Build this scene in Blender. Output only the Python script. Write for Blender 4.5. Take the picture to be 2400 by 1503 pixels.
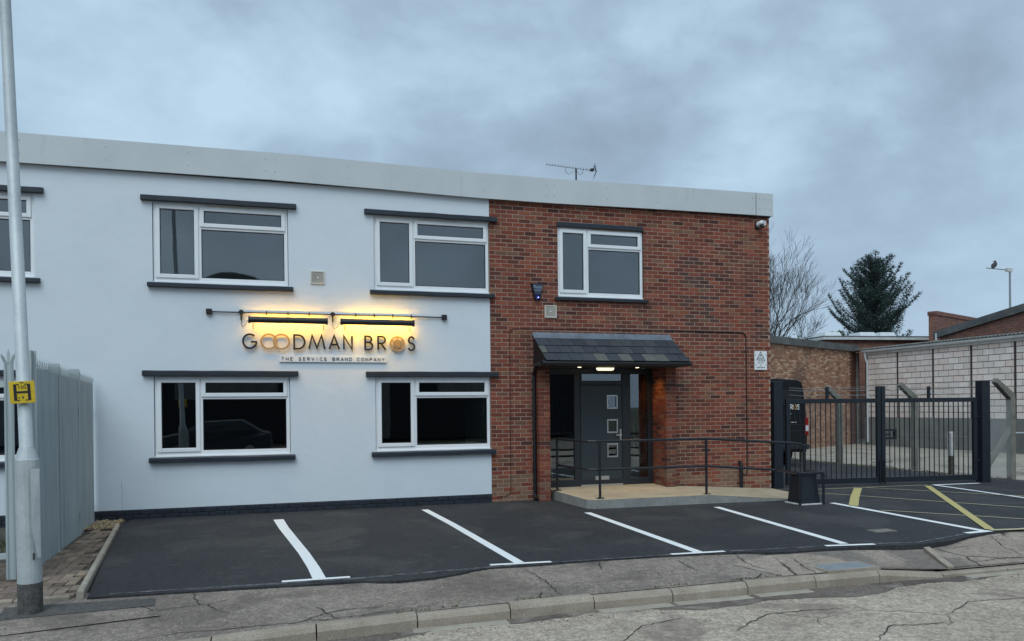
import bpy, bmesh, math, random
from mathutils import Vector, Matrix
for o in list(bpy.data.objects): bpy.data.objects.remove(o)
S = bpy.context.scene
COL = S.collection
RND = random.Random(11)
PI = math.pi

# ------------------------------------------------------------------ camera
cam = bpy.data.cameras.new('camera'); camo = bpy.data.objects.new('camera', cam); COL.objects.link(camo)
cam.sensor_width = 36; cam.lens = 27.0; cam.shift_y = 0.0877; cam.clip_end = 3000; cam.clip_start = 0.05
RX = (0.95585496, -0.29366765, -0.01003072); FW = (0.29364277, 0.95590726, -0.00390263); UP = (0.01073451, 0.00078490, 0.99994208)
CAM = (-3.6969, -13.3262, 1.7042)
camo.matrix_world = Matrix(((RX[0], UP[0], -FW[0], CAM[0]), (RX[1], UP[1], -FW[1], CAM[1]), (RX[2], UP[2], -FW[2], CAM[2]), (0, 0, 0, 1)))
S.camera = camo

# ------------------------------------------------------------------ sky, sun, exposure
SUN_EL, SUN_AZ = math.radians(52), math.radians(205)      # azimuth clockwise from +Y: behind the camera
w = bpy.data.worlds.new('World'); S.world = w; w.use_nodes = True
nt = w.node_tree; nt.nodes.clear()
def wn(t, **k):
    n = nt.nodes.new(t)
    for a, b in k.items(): setattr(n, a, b)
    return n
def wl(a, b): nt.links.new(a, b)
out = wn('ShaderNodeOutputWorld'); bg = wn('ShaderNodeBackground'); bg.inputs[1].default_value = 0.1; wl(bg.outputs[0], out.inputs[0])
sky = wn('ShaderNodeTexSky'); sky.sky_type = 'NISHITA'; sky.sun_disc = False
sky.sun_elevation = SUN_EL; sky.sun_rotation = SUN_AZ; sky.air_density = 1.2; sky.dust_density = 2.0
tc = wn('ShaderNodeTexCoord'); sep = wn('ShaderNodeSeparateXYZ'); wl(tc.outputs['Generated'], sep.inputs[0])
ab = wn('ShaderNodeMath', operation='ABSOLUTE'); wl(sep.outputs[2], ab.inputs[0])
cmb = wn('ShaderNodeMapping'); cmb.inputs['Scale'].default_value = (1.0, 1.0, 1.75); wl(tc.outputs['Generated'], cmb.inputs[0])
n1 = wn('ShaderNodeTexNoise'); n1.inputs['Scale'].default_value = 2.7; n1.inputs['Detail'].default_value = 7; n1.inputs['Roughness'].default_value = 0.50; n1.inputs['Distortion'].default_value = 0.5
mp = wn('ShaderNodeMapping'); mp.inputs['Location'].default_value = (3.1, 1.7, 0); wl(cmb.outputs[0], mp.inputs[0]); wl(mp.outputs[0], n1.inputs['Vector'])
n2 = wn('ShaderNodeTexNoise'); n2.inputs['Scale'].default_value = 6.5; n2.inputs['Detail'].default_value = 6; n2.inputs['Roughness'].default_value = 0.55
mp2 = wn('ShaderNodeMapping'); mp2.inputs['Location'].default_value = (7.7, 4.1, 2); wl(cmb.outputs[0], mp2.inputs[0]); wl(mp2.outputs[0], n2.inputs['Vector'])
mx = wn('ShaderNodeMix'); mx.data_type = 'FLOAT'; mx.inputs[0].default_value = 0.33; wl(n1.outputs[0], mx.inputs[2]); wl(n2.outputs[0], mx.inputs[3])
rp = wn('ShaderNodeValToRGB'); wl(mx.outputs[0], rp.inputs[0])
SKYC = [(0.36, (2.45, 3.22, 4.10)), (0.44, (2.85, 3.82, 4.85)), (0.50, (3.30, 4.48, 5.65)), (0.56, (3.90, 5.28, 6.55)), (0.64, (4.60, 6.15, 7.40))]
els = rp.color_ramp.elements
while len(els) < len(SKYC): els.new(0.5)
for e, (p, c) in zip(els, SKYC): e.position = p; e.color = (c[0] / 10, c[1] / 10, c[2] / 10, 1)
sc = wn('ShaderNodeVectorMath', operation='SCALE'); sc.inputs['Scale'].default_value = 10; wl(rp.outputs[0], sc.inputs[0])
mix = wn('ShaderNodeMix'); mix.data_type = 'RGBA'; mix.inputs[0].default_value = 0.08
hz = wn('ShaderNodeMapRange'); hz.inputs[1].default_value = 0.0; hz.inputs[2].default_value = 0.30; hz.inputs[3].default_value = 0.70; hz.inputs[4].default_value = 0.0; wl(ab.outputs[0], hz.inputs[0])
hm = wn('ShaderNodeMix'); hm.data_type = 'RGBA'; hm.inputs[7].default_value = (3.30, 4.50, 5.95, 1); wl(hz.outputs[0], hm.inputs[0]); wl(sc.outputs[0], hm.inputs[6])
wl(hm.outputs[2], mix.inputs[6]); wl(sky.outputs[0], mix.inputs[7]); wl(mix.outputs[2], bg.inputs[0])
sl = bpy.data.lights.new('sun', 'SUN'); sl.energy = 1.5; sl.angle = math.radians(45); sl.color = (0.86, 0.955, 1.0)
so = bpy.data.objects.new('sun', sl); COL.objects.link(so)
sd = Vector((math.sin(SUN_AZ) * math.cos(SUN_EL), math.cos(SUN_AZ) * math.cos(SUN_EL), math.sin(SUN_EL)))
so.rotation_euler = sd.to_track_quat('Z', 'Y').to_euler(); so.location = (-6, -20, 20)
S.view_settings.view_transform = 'Standard'; S.view_settings.look = 'None'; S.view_settings.exposure = 0.26; S.view_settings.gamma = 1.0
S.view_settings.use_curve_mapping = False
S.render.engine = 'CYCLES'

# ------------------------------------------------------------------ materials
MATS = {}
class NG:
    def __init__(s, name):
        s.m = bpy.data.materials.new(name); s.m.use_nodes = True; s.t = s.m.node_tree; s.t.nodes.clear()
        s.o = s.n('ShaderNodeOutputMaterial'); MATS[name] = s.m
        s.geo = s.n('ShaderNodeNewGeometry'); s.pos = s.geo.outputs['Position']
    def n(s, t, **k):
        x = s.t.nodes.new(t)
        for a, b in k.items(): setattr(x, a, b)
        return x
    def l(s, a, b): s.t.links.new(a, b)
    def noise(s, scale, detail=4, rough=0.55, vec=None, stretch=None, dist=0.0):
        x = s.n('ShaderNodeTexNoise'); x.inputs['Scale'].default_value = scale; x.inputs['Detail'].default_value = detail; x.inputs['Roughness'].default_value = rough
        x.inputs['Distortion'].default_value = dist
        v = vec or s.pos
        if stretch:
            mpn = s.n('ShaderNodeMapping'); mpn.inputs['Scale'].default_value = stretch; s.l(v, mpn.inputs[0]); v = mpn.outputs[0]
        s.l(v, x.inputs['Vector']); return x.outputs[0]
    def voro(s, scale, feat='F1', vec=None):
        x = s.n('ShaderNodeTexVoronoi'); x.feature = feat; x.inputs['Scale'].default_value = scale; s.l(vec or s.pos, x.inputs['Vector']); return x
    def ramp(s, fac, stops):
        r = s.n('ShaderNodeValToRGB'); s.l(fac, r.inputs[0]); e = r.color_ramp.elements
        while len(e) < len(stops): e.new(0.5)
        for a, (p, c) in zip(e, stops):
            a.position = p; a.color = (c, c, c, 1) if isinstance(c, (int, float)) else (*c, 1)
        return r.outputs[0]
    def mix(s, fac, a, b, mode='MIX'):
        x = s.n('ShaderNodeMix'); x.data_type = 'RGBA'; x.blend_type = mode
        for v, i in ((fac, 0), (a, 6), (b, 7)):
            if isinstance(v, (int, float)): x.inputs[i].default_value = v
            elif isinstance(v, tuple): x.inputs[i].default_value = (*v, 1)
            else: s.l(v, x.inputs[i])
        return x.outputs[2]
    def math(s, op, a, b=0.0):
        x = s.n('ShaderNodeMath', operation=op)
        for v, i in ((a, 0), (b, 1)):
            if isinstance(v, (int, float)): x.inputs[i].default_value = v
            else: s.l(v, x.inputs[i])
        return x.outputs[0]
    def bump(s, h, strength=0.3, dist=0.01, prev=None):
        b = s.n('ShaderNodeBump'); b.inputs['Strength'].default_value = strength; b.inputs['Distance'].default_value = dist
        s.l(h, b.inputs['Height'])
        if prev is not None: s.l(prev, b.inputs['Normal'])
        return b.outputs[0]
    def pbr(s, col, rough=0.7, metal=0.0, normal=None, spec=0.5):
        p = s.n('ShaderNodeBsdfPrincipled')
        for v, k in ((col, 'Base Color'), (rough, 'Roughness'), (metal, 'Metallic'), (spec, 'Specular IOR Level')):
            if isinstance(v, tuple): p.inputs[k].default_value = (*v, 1)
            elif isinstance(v, (int, float)): p.inputs[k].default_value = v
            else: s.l(v, p.inputs[k])
        if normal is not None: s.l(normal, p.inputs['Normal'])
        s.l(p.outputs[0], s.o.inputs[0]); return s.m

def simple(name, col, rough=0.6, var=0.12, scale=6.0, metal=0.0, bump=0.0, bscale=60, spec=0.5):
    g = NG(name); n = g.noise(scale, 5, 0.6)
    dark = tuple(c * (1 - var) for c in col); lite = tuple(min(1, c * (1 + var)) for c in col)
    c = g.ramp(n, [(0.3, dark), (0.7, lite)])
    nm = g.bump(g.noise(bscale, 3), bump, 0.004) if bump else None
    return g.pbr(c, rough, metal, nm, spec)

def emis(name, col, strength):
    g = NG(name); e = g.n('ShaderNodeEmission'); e.inputs[0].default_value = (*col, 1); e.inputs[1].default_value = strength
    g.l(e.outputs[0], g.o.inputs[0]); return g.m

def brickpaint(name, mode):     # per-piece colour comes from the 'tone' attribute
    g = NG(name); a = g.n('ShaderNodeAttribute'); a.attribute_name = 'tone'
    fine = g.noise(38, 5, 0.65); big = g.noise(0.85, 4, 0.6); c = a.outputs['Color']
    c = g.mix(1.0, c, g.ramp(fine, [(0.25, 0.72), (0.75, 1.25)]), 'MULTIPLY')
    c = g.mix(g.ramp(big, [(0.50, 0.0), (0.70, 0.55)]), c, (0.060, 0.046, 0.040))
    eff = g.noise(2.1, 5, 0.7, stretch=(1, 1, 0.35))
    c = g.mix(g.ramp(eff, [(0.62, 0.0), (0.82, 0.20)]), c, (0.40, 0.30, 0.24))
    g.pbr(c, 0.88, 0, g.bump(g.noise(120, 4, 0.7), 0.45, 0.004), 0.3)
brickpaint('brick', 0)
g = NG('mortar'); n = g.noise(1.2, 4); c = g.ramp(n, [(0.3, (0.32, 0.225, 0.175)), (0.7, (0.45, 0.33, 0.265))]); c = g.mix(g.ramp(g.noise(60, 3), [(0.3, 0.0), (0.7, 0.25)]), c, (0.16, 0.12, 0.10)); g.pbr(c, 0.95, 0, g.bump(g.noise(150, 3), 0.4, 0.003), 0.2)

g = NG('white_render'); n = g.noise(0.9, 7, 0.68); c = g.ramp(n, [(0.3, (0.635, 0.69, 0.735)), (0.5, (0.67, 0.722, 0.762)), (0.7, (0.69, 0.74, 0.78))])
st = g.noise(3.0, 4, 0.6, stretch=(1, 1, 0.12)); c = g.mix(g.ramp(st, [(0.62, 0.0), (0.85, 0.10)]), c, (0.45, 0.46, 0.47))
b1 = g.bump(g.noise(5, 4, 0.6), 0.25, 0.02); b2 = g.bump(g.noise(90, 4, 0.7), 0.35, 0.004, b1); g.pbr(c, 0.8, 0, b2, 0.3)
simple('upvc', (0.80, 0.82, 0.83), 0.35, 0.03, 3)
simple('slate_paint', (0.016, 0.022, 0.033), 0.55, 0.25, 4, bump=0.25, bscale=80)
g = NG('fascia_white'); c = g.ramp(g.noise(0.9, 4, 0.6), [(0.3, (0.50, 0.54, 0.55)), (0.7, (0.58, 0.615, 0.62))])
st = g.noise(4.0, 4, 0.65, stretch=(1, 1, 0.22)); c = g.mix(g.ramp(st, [(0.62, 0.0), (0.80, 0.35)]), c, (0.27, 0.28, 0.27)); g.pbr(c, 0.55, 0, None, 0.4)
simple('dark_gap', (0.02, 0.02, 0.02), 0.9, 0.1)
simple('anthracite', (0.020, 0.024, 0.031), 0.42, 0.12, 5)
simple('door_leaf', (0.030, 0.042, 0.050), 0.45, 0.10, 9, bump=0.15, bscale=90)
simple('rail_paint', (0.012, 0.015, 0.022), 0.38, 0.2, 7)
simple('gate_paint', (0.009, 0.014, 0.021), 0.42, 0.2, 6)
simple('black_plastic', (0.012, 0.012, 0.014), 0.45, 0.2, 8)
simple('chrome', (0.62, 0.62, 0.63), 0.28, 0.05, 8, metal=0.9)
simple('steel_grey', (0.30, 0.32, 0.33), 0.5, 0.15, 8, metal=0.5)
simple('beige_plastic', (0.60, 0.57, 0.49), 0.5, 0.06, 8)
simple('cream_plastic', (0.58, 0.58, 0.56), 0.5, 0.06, 8)
simple('brown_cable', (0.030, 0.014, 0.010), 0.6, 0.2, 8)
simple('sign_black', (0.012, 0.011, 0.012), 0.5, 0.05)
simple('sign_gold', (0.40, 0.27, 0.13), 0.45, 0.05, metal=0.2)
simple('sign_white', (0.80, 0.81, 0.82), 0.45, 0.03)
simple('hydrant_yellow', (0.62, 0.44, 0.025), 0.45, 0.14, 10)
simple('alarm_blue', (0.012, 0.016, 0.035), 0.35, 0.1)
simple('alarm_face', (0.05, 0.07, 0.11), 0.35, 0.1)
simple('alarm_print', (0.30, 0.36, 0.45), 0.5, 0.05)
simple('lead', (0.13, 0.155, 0.185), 0.5, 0.25, 6, bump=0.3, bscale=20)
simple('plank_wood', (0.40, 0.24, 0.11), 0.6, 0.25, 8)
simple('curtain_blue', (0.012, 0.016, 0.075), 0.9, 0.2, 8)
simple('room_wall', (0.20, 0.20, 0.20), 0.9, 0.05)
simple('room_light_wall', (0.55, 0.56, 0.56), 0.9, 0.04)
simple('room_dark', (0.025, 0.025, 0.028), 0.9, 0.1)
simple('stair_white', (0.65, 0.66, 0.66), 0.5, 0.03)
simple('garment', (0.02, 0.035, 0.12), 0.9, 0.5, 20)
simple('garment_red', (0.12, 0.02, 0.02), 0.9, 0.4, 20)
simple('tyre', (0.015, 0.015, 0.016), 0.8, 0.1)
simple('van_paint', (0.010, 0.011, 0.014), 0.22, 0.05, spec=0.6)
simple('van_trim', (0.022, 0.024, 0.027), 0.6, 0.1)
simple('red_lens', (0.28, 0.008, 0.010), 0.2, 0.1)
simple('clear_lens', (0.65, 0.62, 0.62), 0.2, 0.05)
simple('bark', (0.045, 0.040, 0.036), 0.95, 0.3, 4)
simple('needles', (0.045, 0.074, 0.066), 0.85, 0.5, 1.3)
simple('hedge_leaf', (0.07, 0.085, 0.035), 0.85, 0.4, 2)
simple('grass', (0.07, 0.09, 0.025), 0.9, 0.4, 6)
simple('marker_white', (0.55, 0.55, 0.53), 0.7, 0.25, 12)
simple('old_wood', (0.10, 0.085, 0.065), 0.9, 0.3, 12)
simple('skylight', (0.62, 0.66, 0.68), 0.4, 0.08)
simple('bird', (0.05, 0.05, 0.06), 0.8, 0.2)
simple('gutter_white', (0.55, 0.57, 0.57), 0.5, 0.12, 3)
g = NG('asbestos'); c = g.ramp(g.noise(2.2, 6, 0.7), [(0.3, (0.10, 0.10, 0.095)), (0.65, (0.22, 0.215, 0.20))]); c = g.mix(g.ramp(g.noise(7, 5), [(0.55, 0.0), (0.7, 0.6)]), c, (0.07, 0.085, 0.05)); g.pbr(c, 0.95)
g = NG('coping_grey'); c = g.ramp(g.noise(1.5, 6, 0.7), [(0.3, (0.055, 0.06, 0.06)), (0.7, (0.15, 0.155, 0.15))]); g.pbr(c, 0.9)
brickpaint('far_brick', 1)
g = NG('block_face'); a = g.n('ShaderNodeAttribute'); a.attribute_name = 'tone'; c = g.mix(1.0, a.outputs['Color'], g.ramp(g.noise(9, 5, 0.65), [(0.25, 0.90), (0.75, 1.10)]), 'MULTIPLY')
c = g.mix(g.ramp(g.noise(1.0, 4, 0.6, stretch=(1, 1, 0.3)), [(0.55, 0.0), (0.8, 0.22)]), c, (0.22, 0.20, 0.18)); g.pbr(c, 0.95, 0, g.bump(g.noise(60, 4), 0.4, 0.006), 0.2)
simple('block_joint', (0.075, 0.06, 0.056), 0.95, 0.2, 2)
g = NG('grey_render'); c = g.ramp(g.noise(1.4, 6, 0.65), [(0.3, (0.13, 0.135, 0.125)), (0.7, (0.22, 0.225, 0.21))]); g.pbr(c, 0.95)
# procedural brickwork for walls too far (or too edge-on) to lay one by one
g = NG('brickwork'); mpn = g.n('ShaderNodeTexCoord'); b = g.n('ShaderNodeTexBrick'); b.offset = 0.5; b.inputs['Scale'].default_value = 1.0
b.inputs['Brick Width'].default_value = 0.225; b.inputs['Row Height'].default_value = 0.075; b.inputs['Mortar Size'].default_value = 0.005; b.inputs['Color1'].default_value = (0.23, 0.088, 0.06, 1)
b.inputs['Color2'].default_value = (0.13, 0.055, 0.042, 1); b.inputs['Mortar'].default_value = (0.35, 0.25, 0.19, 1); g.l(mpn.outputs['UV'], b.inputs['Vector'])
c = g.mix(1.0, b.outputs[0], g.ramp(g.noise(4, 5), [(0.3, 0.8), (0.7, 1.2)]), 'MULTIPLY'); g.pbr(c, 0.9)

# glass: clear pane that reflects by angle
g = NG('glass'); fr = g.n('ShaderNodeFresnel'); fr.inputs[0].default_value = 1.5; f = g.math('MINIMUM', g.math('MULTIPLY', fr.outputs[0], 3.1), 1.0)
tr = g.n('ShaderNodeBsdfTransparent'); tr.inputs[0].default_value = (0.78, 0.82, 0.82, 1); gl = g.n('ShaderNodeBsdfGlossy'); gl.inputs['Roughness'].default_value = 0.015; gl.inputs[0].default_value = (0.95, 0.98, 1, 1)
wv = g.bump(g.noise(1.3, 2), 0.03, 0.02); g.l(wv, gl.inputs['Normal'])
ms = g.n('ShaderNodeMixShader'); g.l(f, ms.inputs[0]); g.l(tr.outputs[0], ms.inputs[1]); g.l(gl.outputs[0], ms.inputs[2]); g.l(ms.outputs[0], g.o.inputs[0])

g = NG('galvanised'); v = g.voro(28); c = g.mix(g.ramp(v.outputs['Distance'], [(0.1, 0.0), (0.7, 0.5)]), (0.46, 0.50, 0.51), (0.34, 0.385, 0.395))
c = g.mix(g.ramp(g.noise(3.2, 5, 0.65), [(0.35, 0.0), (0.65, 0.6)]), c, (0.56, 0.60, 0.60)); c = g.mix(g.ramp(g.noise(7, 4, 0.6, stretch=(1, 1, 0.2)), [(0.5, 0.0), (0.75, 0.4)]), c, (0.27, 0.31, 0.315)); g.pbr(c, 0.55, 0.25)
g = NG('palisade_zinc'); c = g.ramp(g.noise(16, 5, 0.6, stretch=(1, 1, 0.05)), [(0.3, (0.33, 0.385, 0.395)), (0.7, (0.47, 0.53, 0.54))]); g.pbr(c, 0.6, 0.2)

# ground surfaces
def asphalt(name, c0, c1, spk, spkcol, patch=None, cracks=None, rough=0.9, bump=0.6, vs=70, grain=0.45):
    g = NG(name)
    c = g.ramp(g.noise(0.7, 6, 0.65), [(0.3, c0), (0.7, c1)])
    c = g.mix(1.0, c, g.ramp(g.noise(38, 5, 0.75), [(0.3, 1 - grain), (0.7, 1 + grain)]), 'MULTIPLY')
    if patch: c = g.mix(g.ramp(g.noise(patch[0], 5, 0.6, dist=0.6), [(0.52, 0.0), (0.60, patch[2])]), c, patch[1])
    c = g.mix(1.0, c, g.ramp(g.noise(13, 3, 0.7), [(0.3, 1 - grain * .5), (0.7, 1 + grain * .5)]), 'MULTIPLY')
    v = g.voro(vs); c = g.mix(g.math('MULTIPLY', g.ramp(v.outputs['Distance'], [(0.16, 1.0), (0.26, 0.0)]), g.ramp(v.outputs['Color'], [(spk, 0.0), (spk + 0.04, 1.0)])), c, spkcol)
    nm = g.bump(g.noise(80, 4, 0.75), bump, 0.008)
    if cracks:
        dn = g.n('ShaderNodeTexNoise'); dn.inputs['Scale'].default_value = 3.5; dn.inputs['Detail'].default_value = 6; g.l(g.pos, dn.inputs['Vector'])
        va = g.n('ShaderNodeVectorMath', operation='SCALE'); va.inputs['Scale'].default_value = 0.20; g.l(dn.outputs['Color'], va.inputs[0])
        vb = g.n('ShaderNodeVectorMath', operation='ADD'); g.l(va.outputs[0], vb.inputs[0]); g.l(g.pos, vb.inputs[1])
        vo = g.voro(cracks[0], 'DISTANCE_TO_EDGE', vb.outputs[0])
        line = g.ramp(vo.outputs['Distance'], [(0.0, 1.0), (cracks[1], 0.0)])
        gate = g.ramp(g.noise(0.55, 3, 0.5), [(cracks[2], 0.0), (cracks[2] + 0.06, 1.0)])
        k = g.math('MULTIPLY', line, gate); c = g.mix(k, c, (0.012, 0.011, 0.010)); nm = g.bump(g.math('MULTIPLY', k, -1.0), 1.0, 0.02, nm)
    return g.pbr(c, rough, 0, nm, 0.35)
asphalt('new_asphalt', (0.024, 0.025, 0.028), (0.041, 0.042, 0.045), 0.88, (0.17, 0.17, 0.17), (0.9, (0.062, 0.061, 0.059), 0.6), None, 0.8, 0.9, 42, 0.6)
asphalt('pavement_asphalt', (0.190, 0.155, 0.130), (0.295, 0.248, 0.208), 0.74, (0.74, 0.66, 0.58), (1.1, (0.150, 0.122, 0.106), 0.7), (0.9, 0.006, 0.60), 0.95, 0.9, 48, 0.5)
asphalt('road_asphalt', (0.36, 0.298, 0.235), (0.51, 0.432, 0.345), 0.82, (0.74, 0.66, 0.56), (0.8, (0.27, 0.215, 0.18), 0.75), (0.8, 0.005, 0.56), 0.95, 1.2, 45, 0.55)
asphalt('repair_asphalt', (0.075, 0.072, 0.068), (0.12, 0.115, 0.108), 0.95, (0.2, 0.2, 0.2), None, None, 0.95, 0.8)
asphalt('yard_concrete', (0.30, 0.265, 0.215), (0.42, 0.375, 0.31), 0.97, (0.4, 0.4, 0.4), (0.6, (0.16, 0.15, 0.12), 0.6), (0.35, 0.006, 0.35), 0.95, 0.4)
asphalt('paving_concrete', (0.26, 0.21, 0.17), (0.37, 0.31, 0.255), 0.92, (0.42, 0.40, 0.37), (1.0, (0.11, 0.10, 0.09), 0.6), (0.5, 0.010, 0.40), 0.95, 0.6)
simple('crack_dirt', (0.022, 0.019, 0.016), 0.95, 0.3, 20)
asphalt('silt', (0.085, 0.065, 0.055), (0.20, 0.165, 0.14), 0.86, (0.42, 0.38, 0.33), (2.2, (0.26, 0.225, 0.19), 0.8))
asphalt('bed_sand', (0.05, 0.045, 0.038), (0.10, 0.085, 0.07), 0.95, (0.2, 0.2, 0.2))
asphalt('soil', (0.05, 0.047, 0.035), (0.11, 0.10, 0.085), 0.9, (0.3, 0.29, 0.26))
asphalt('field', (0.05, 0.055, 0.03), (0.09, 0.09, 0.055), 0.97, (0.15, 0.15, 0.1))
g = NG('kerb_concrete'); c = g.ramp(g.noise(3, 6, 0.65), [(0.3, (0.27, 0.225, 0.178)), (0.7, (0.40, 0.345, 0.28))]); c = g.mix(1.0, c, g.ramp(g.noise(90, 3), [(0.3, 0.75), (0.7, 1.2)]), 'MULTIPLY'); g.pbr(c, 0.95, 0, g.bump(g.noise(110, 3), 0.5, 0.005), 0.2)
g = NG('pale_concrete'); c = g.ramp(g.noise(4, 6, 0.65), [(0.3, (0.29, 0.255, 0.205)), (0.7, (0.43, 0.385, 0.32))]); g.pbr(c, 0.95, 0, g.bump(g.noise(90, 3), 0.4, 0.005), 0.2)
g = NG('slab_concrete'); c = g.ramp(g.noise(3, 6, 0.65), [(0.3, (0.20, 0.205, 0.195)), (0.7, (0.33, 0.335, 0.315))]); c = g.mix(g.ramp(g.noise(6, 5), [(0.60, 0.0), (0.72, 0.7)]), c, (0.10, 0.10, 0.09)); g.pbr(c, 0.95, 0, g.bump(g.noise(40, 4), 0.4, 0.006), 0.2)
g = NG('ramp_screed'); c = g.ramp(g.noise(2.2, 6, 0.65), [(0.3, (0.36, 0.29, 0.19)), (0.7, (0.50, 0.42, 0.30))]); c = g.mix(g.ramp(g.noise(9, 5), [(0.60, 0.0), (0.75, 0.45)]), c, (0.22, 0.18, 0.13)); g.pbr(c, 0.95, 0, g.bump(g.noise(60, 4), 0.4, 0.004), 0.2)
g = NG('fence_concrete'); c = g.ramp(g.noise(5, 6, 0.7), [(0.3, (0.13, 0.125, 0.105)), (0.7, (0.26, 0.245, 0.21))]); g.pbr(c, 0.95, 0, g.bump(g.noise(50, 4), 0.5, 0.006), 0.2)
def paint(name, col, worn):
    g = NG(name); c = g.mix(g.ramp(g.noise(30, 5, 0.7), [(0.60, 0.0), (0.68, worn)]), col, (0.06, 0.06, 0.06)); g.pbr(c, 0.7, 0, g.bump(g.noise(70, 3), 0.35, 0.004), 0.3)
paint('line_white', (0.80, 0.81, 0.80), 0.25); paint('line_yellow', (0.50, 0.42, 0.17), 0.45); paint('line_cream', (0.50, 0.45, 0.28), 0.6)
g = NG('chalk_line'); c = g.mix(g.ramp(g.noise(9, 5, 0.7), [(0.42, 0.0), (0.6, 0.8)]), (0.05, 0.052, 0.055), (0.30, 0.31, 0.32)); g.pbr(c, 0.9)
g = NG('paver'); a = g.n('ShaderNodeAttribute'); a.attribute_name = 'tone'; c = g.mix(1.0, a.outputs['Color'], g.ramp(g.noise(30, 5, 0.65), [(0.25, 0.7), (0.75, 1.2)]), 'MULTIPLY')
c = g.mix(g.ramp(g.noise(2.4, 5, 0.65), [(0.55, 0.0), (0.68, 0.6)]), c, (0.06, 0.055, 0.03)); g.pbr(c, 0.95, 0, g.bump(g.noise(90, 4), 0.5, 0.004), 0.2)
g = NG('pebble'); oi = g.n('ShaderNodeAttribute'); oi.attribute_name = 'tone'; g.pbr(oi.outputs['Color'], 0.8)
g = NG('slate_tile'); a = g.n('ShaderNodeAttribute'); a.attribute_name = 'tone'; c = g.mix(1.0, a.outputs['Color'], g.ramp(g.noise(22, 5, 0.65), [(0.25, 0.7), (0.75, 1.25)]), 'MULTIPLY'); g.pbr(c, 0.5, 0, g.bump(g.noise(40, 4), 0.3, 0.004), 0.5)
emis('lamp_tube', (1.0, 0.49, 0.02), 27.0); emis('lamp_tube_bright', (1.0, 0.52, 0.02), 42.0); emis('bulkhead_glow', (1.0, 0.93, 0.62), 1.2); emis('downlight_glow', (1.0, 0.82, 0.55), 4.0); emis('led_blue', (0.25, 0.3, 1.0), 6.0)
simple('blue_lens', (0.012, 0.014, 0.14), 0.25, 0.1)

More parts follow.
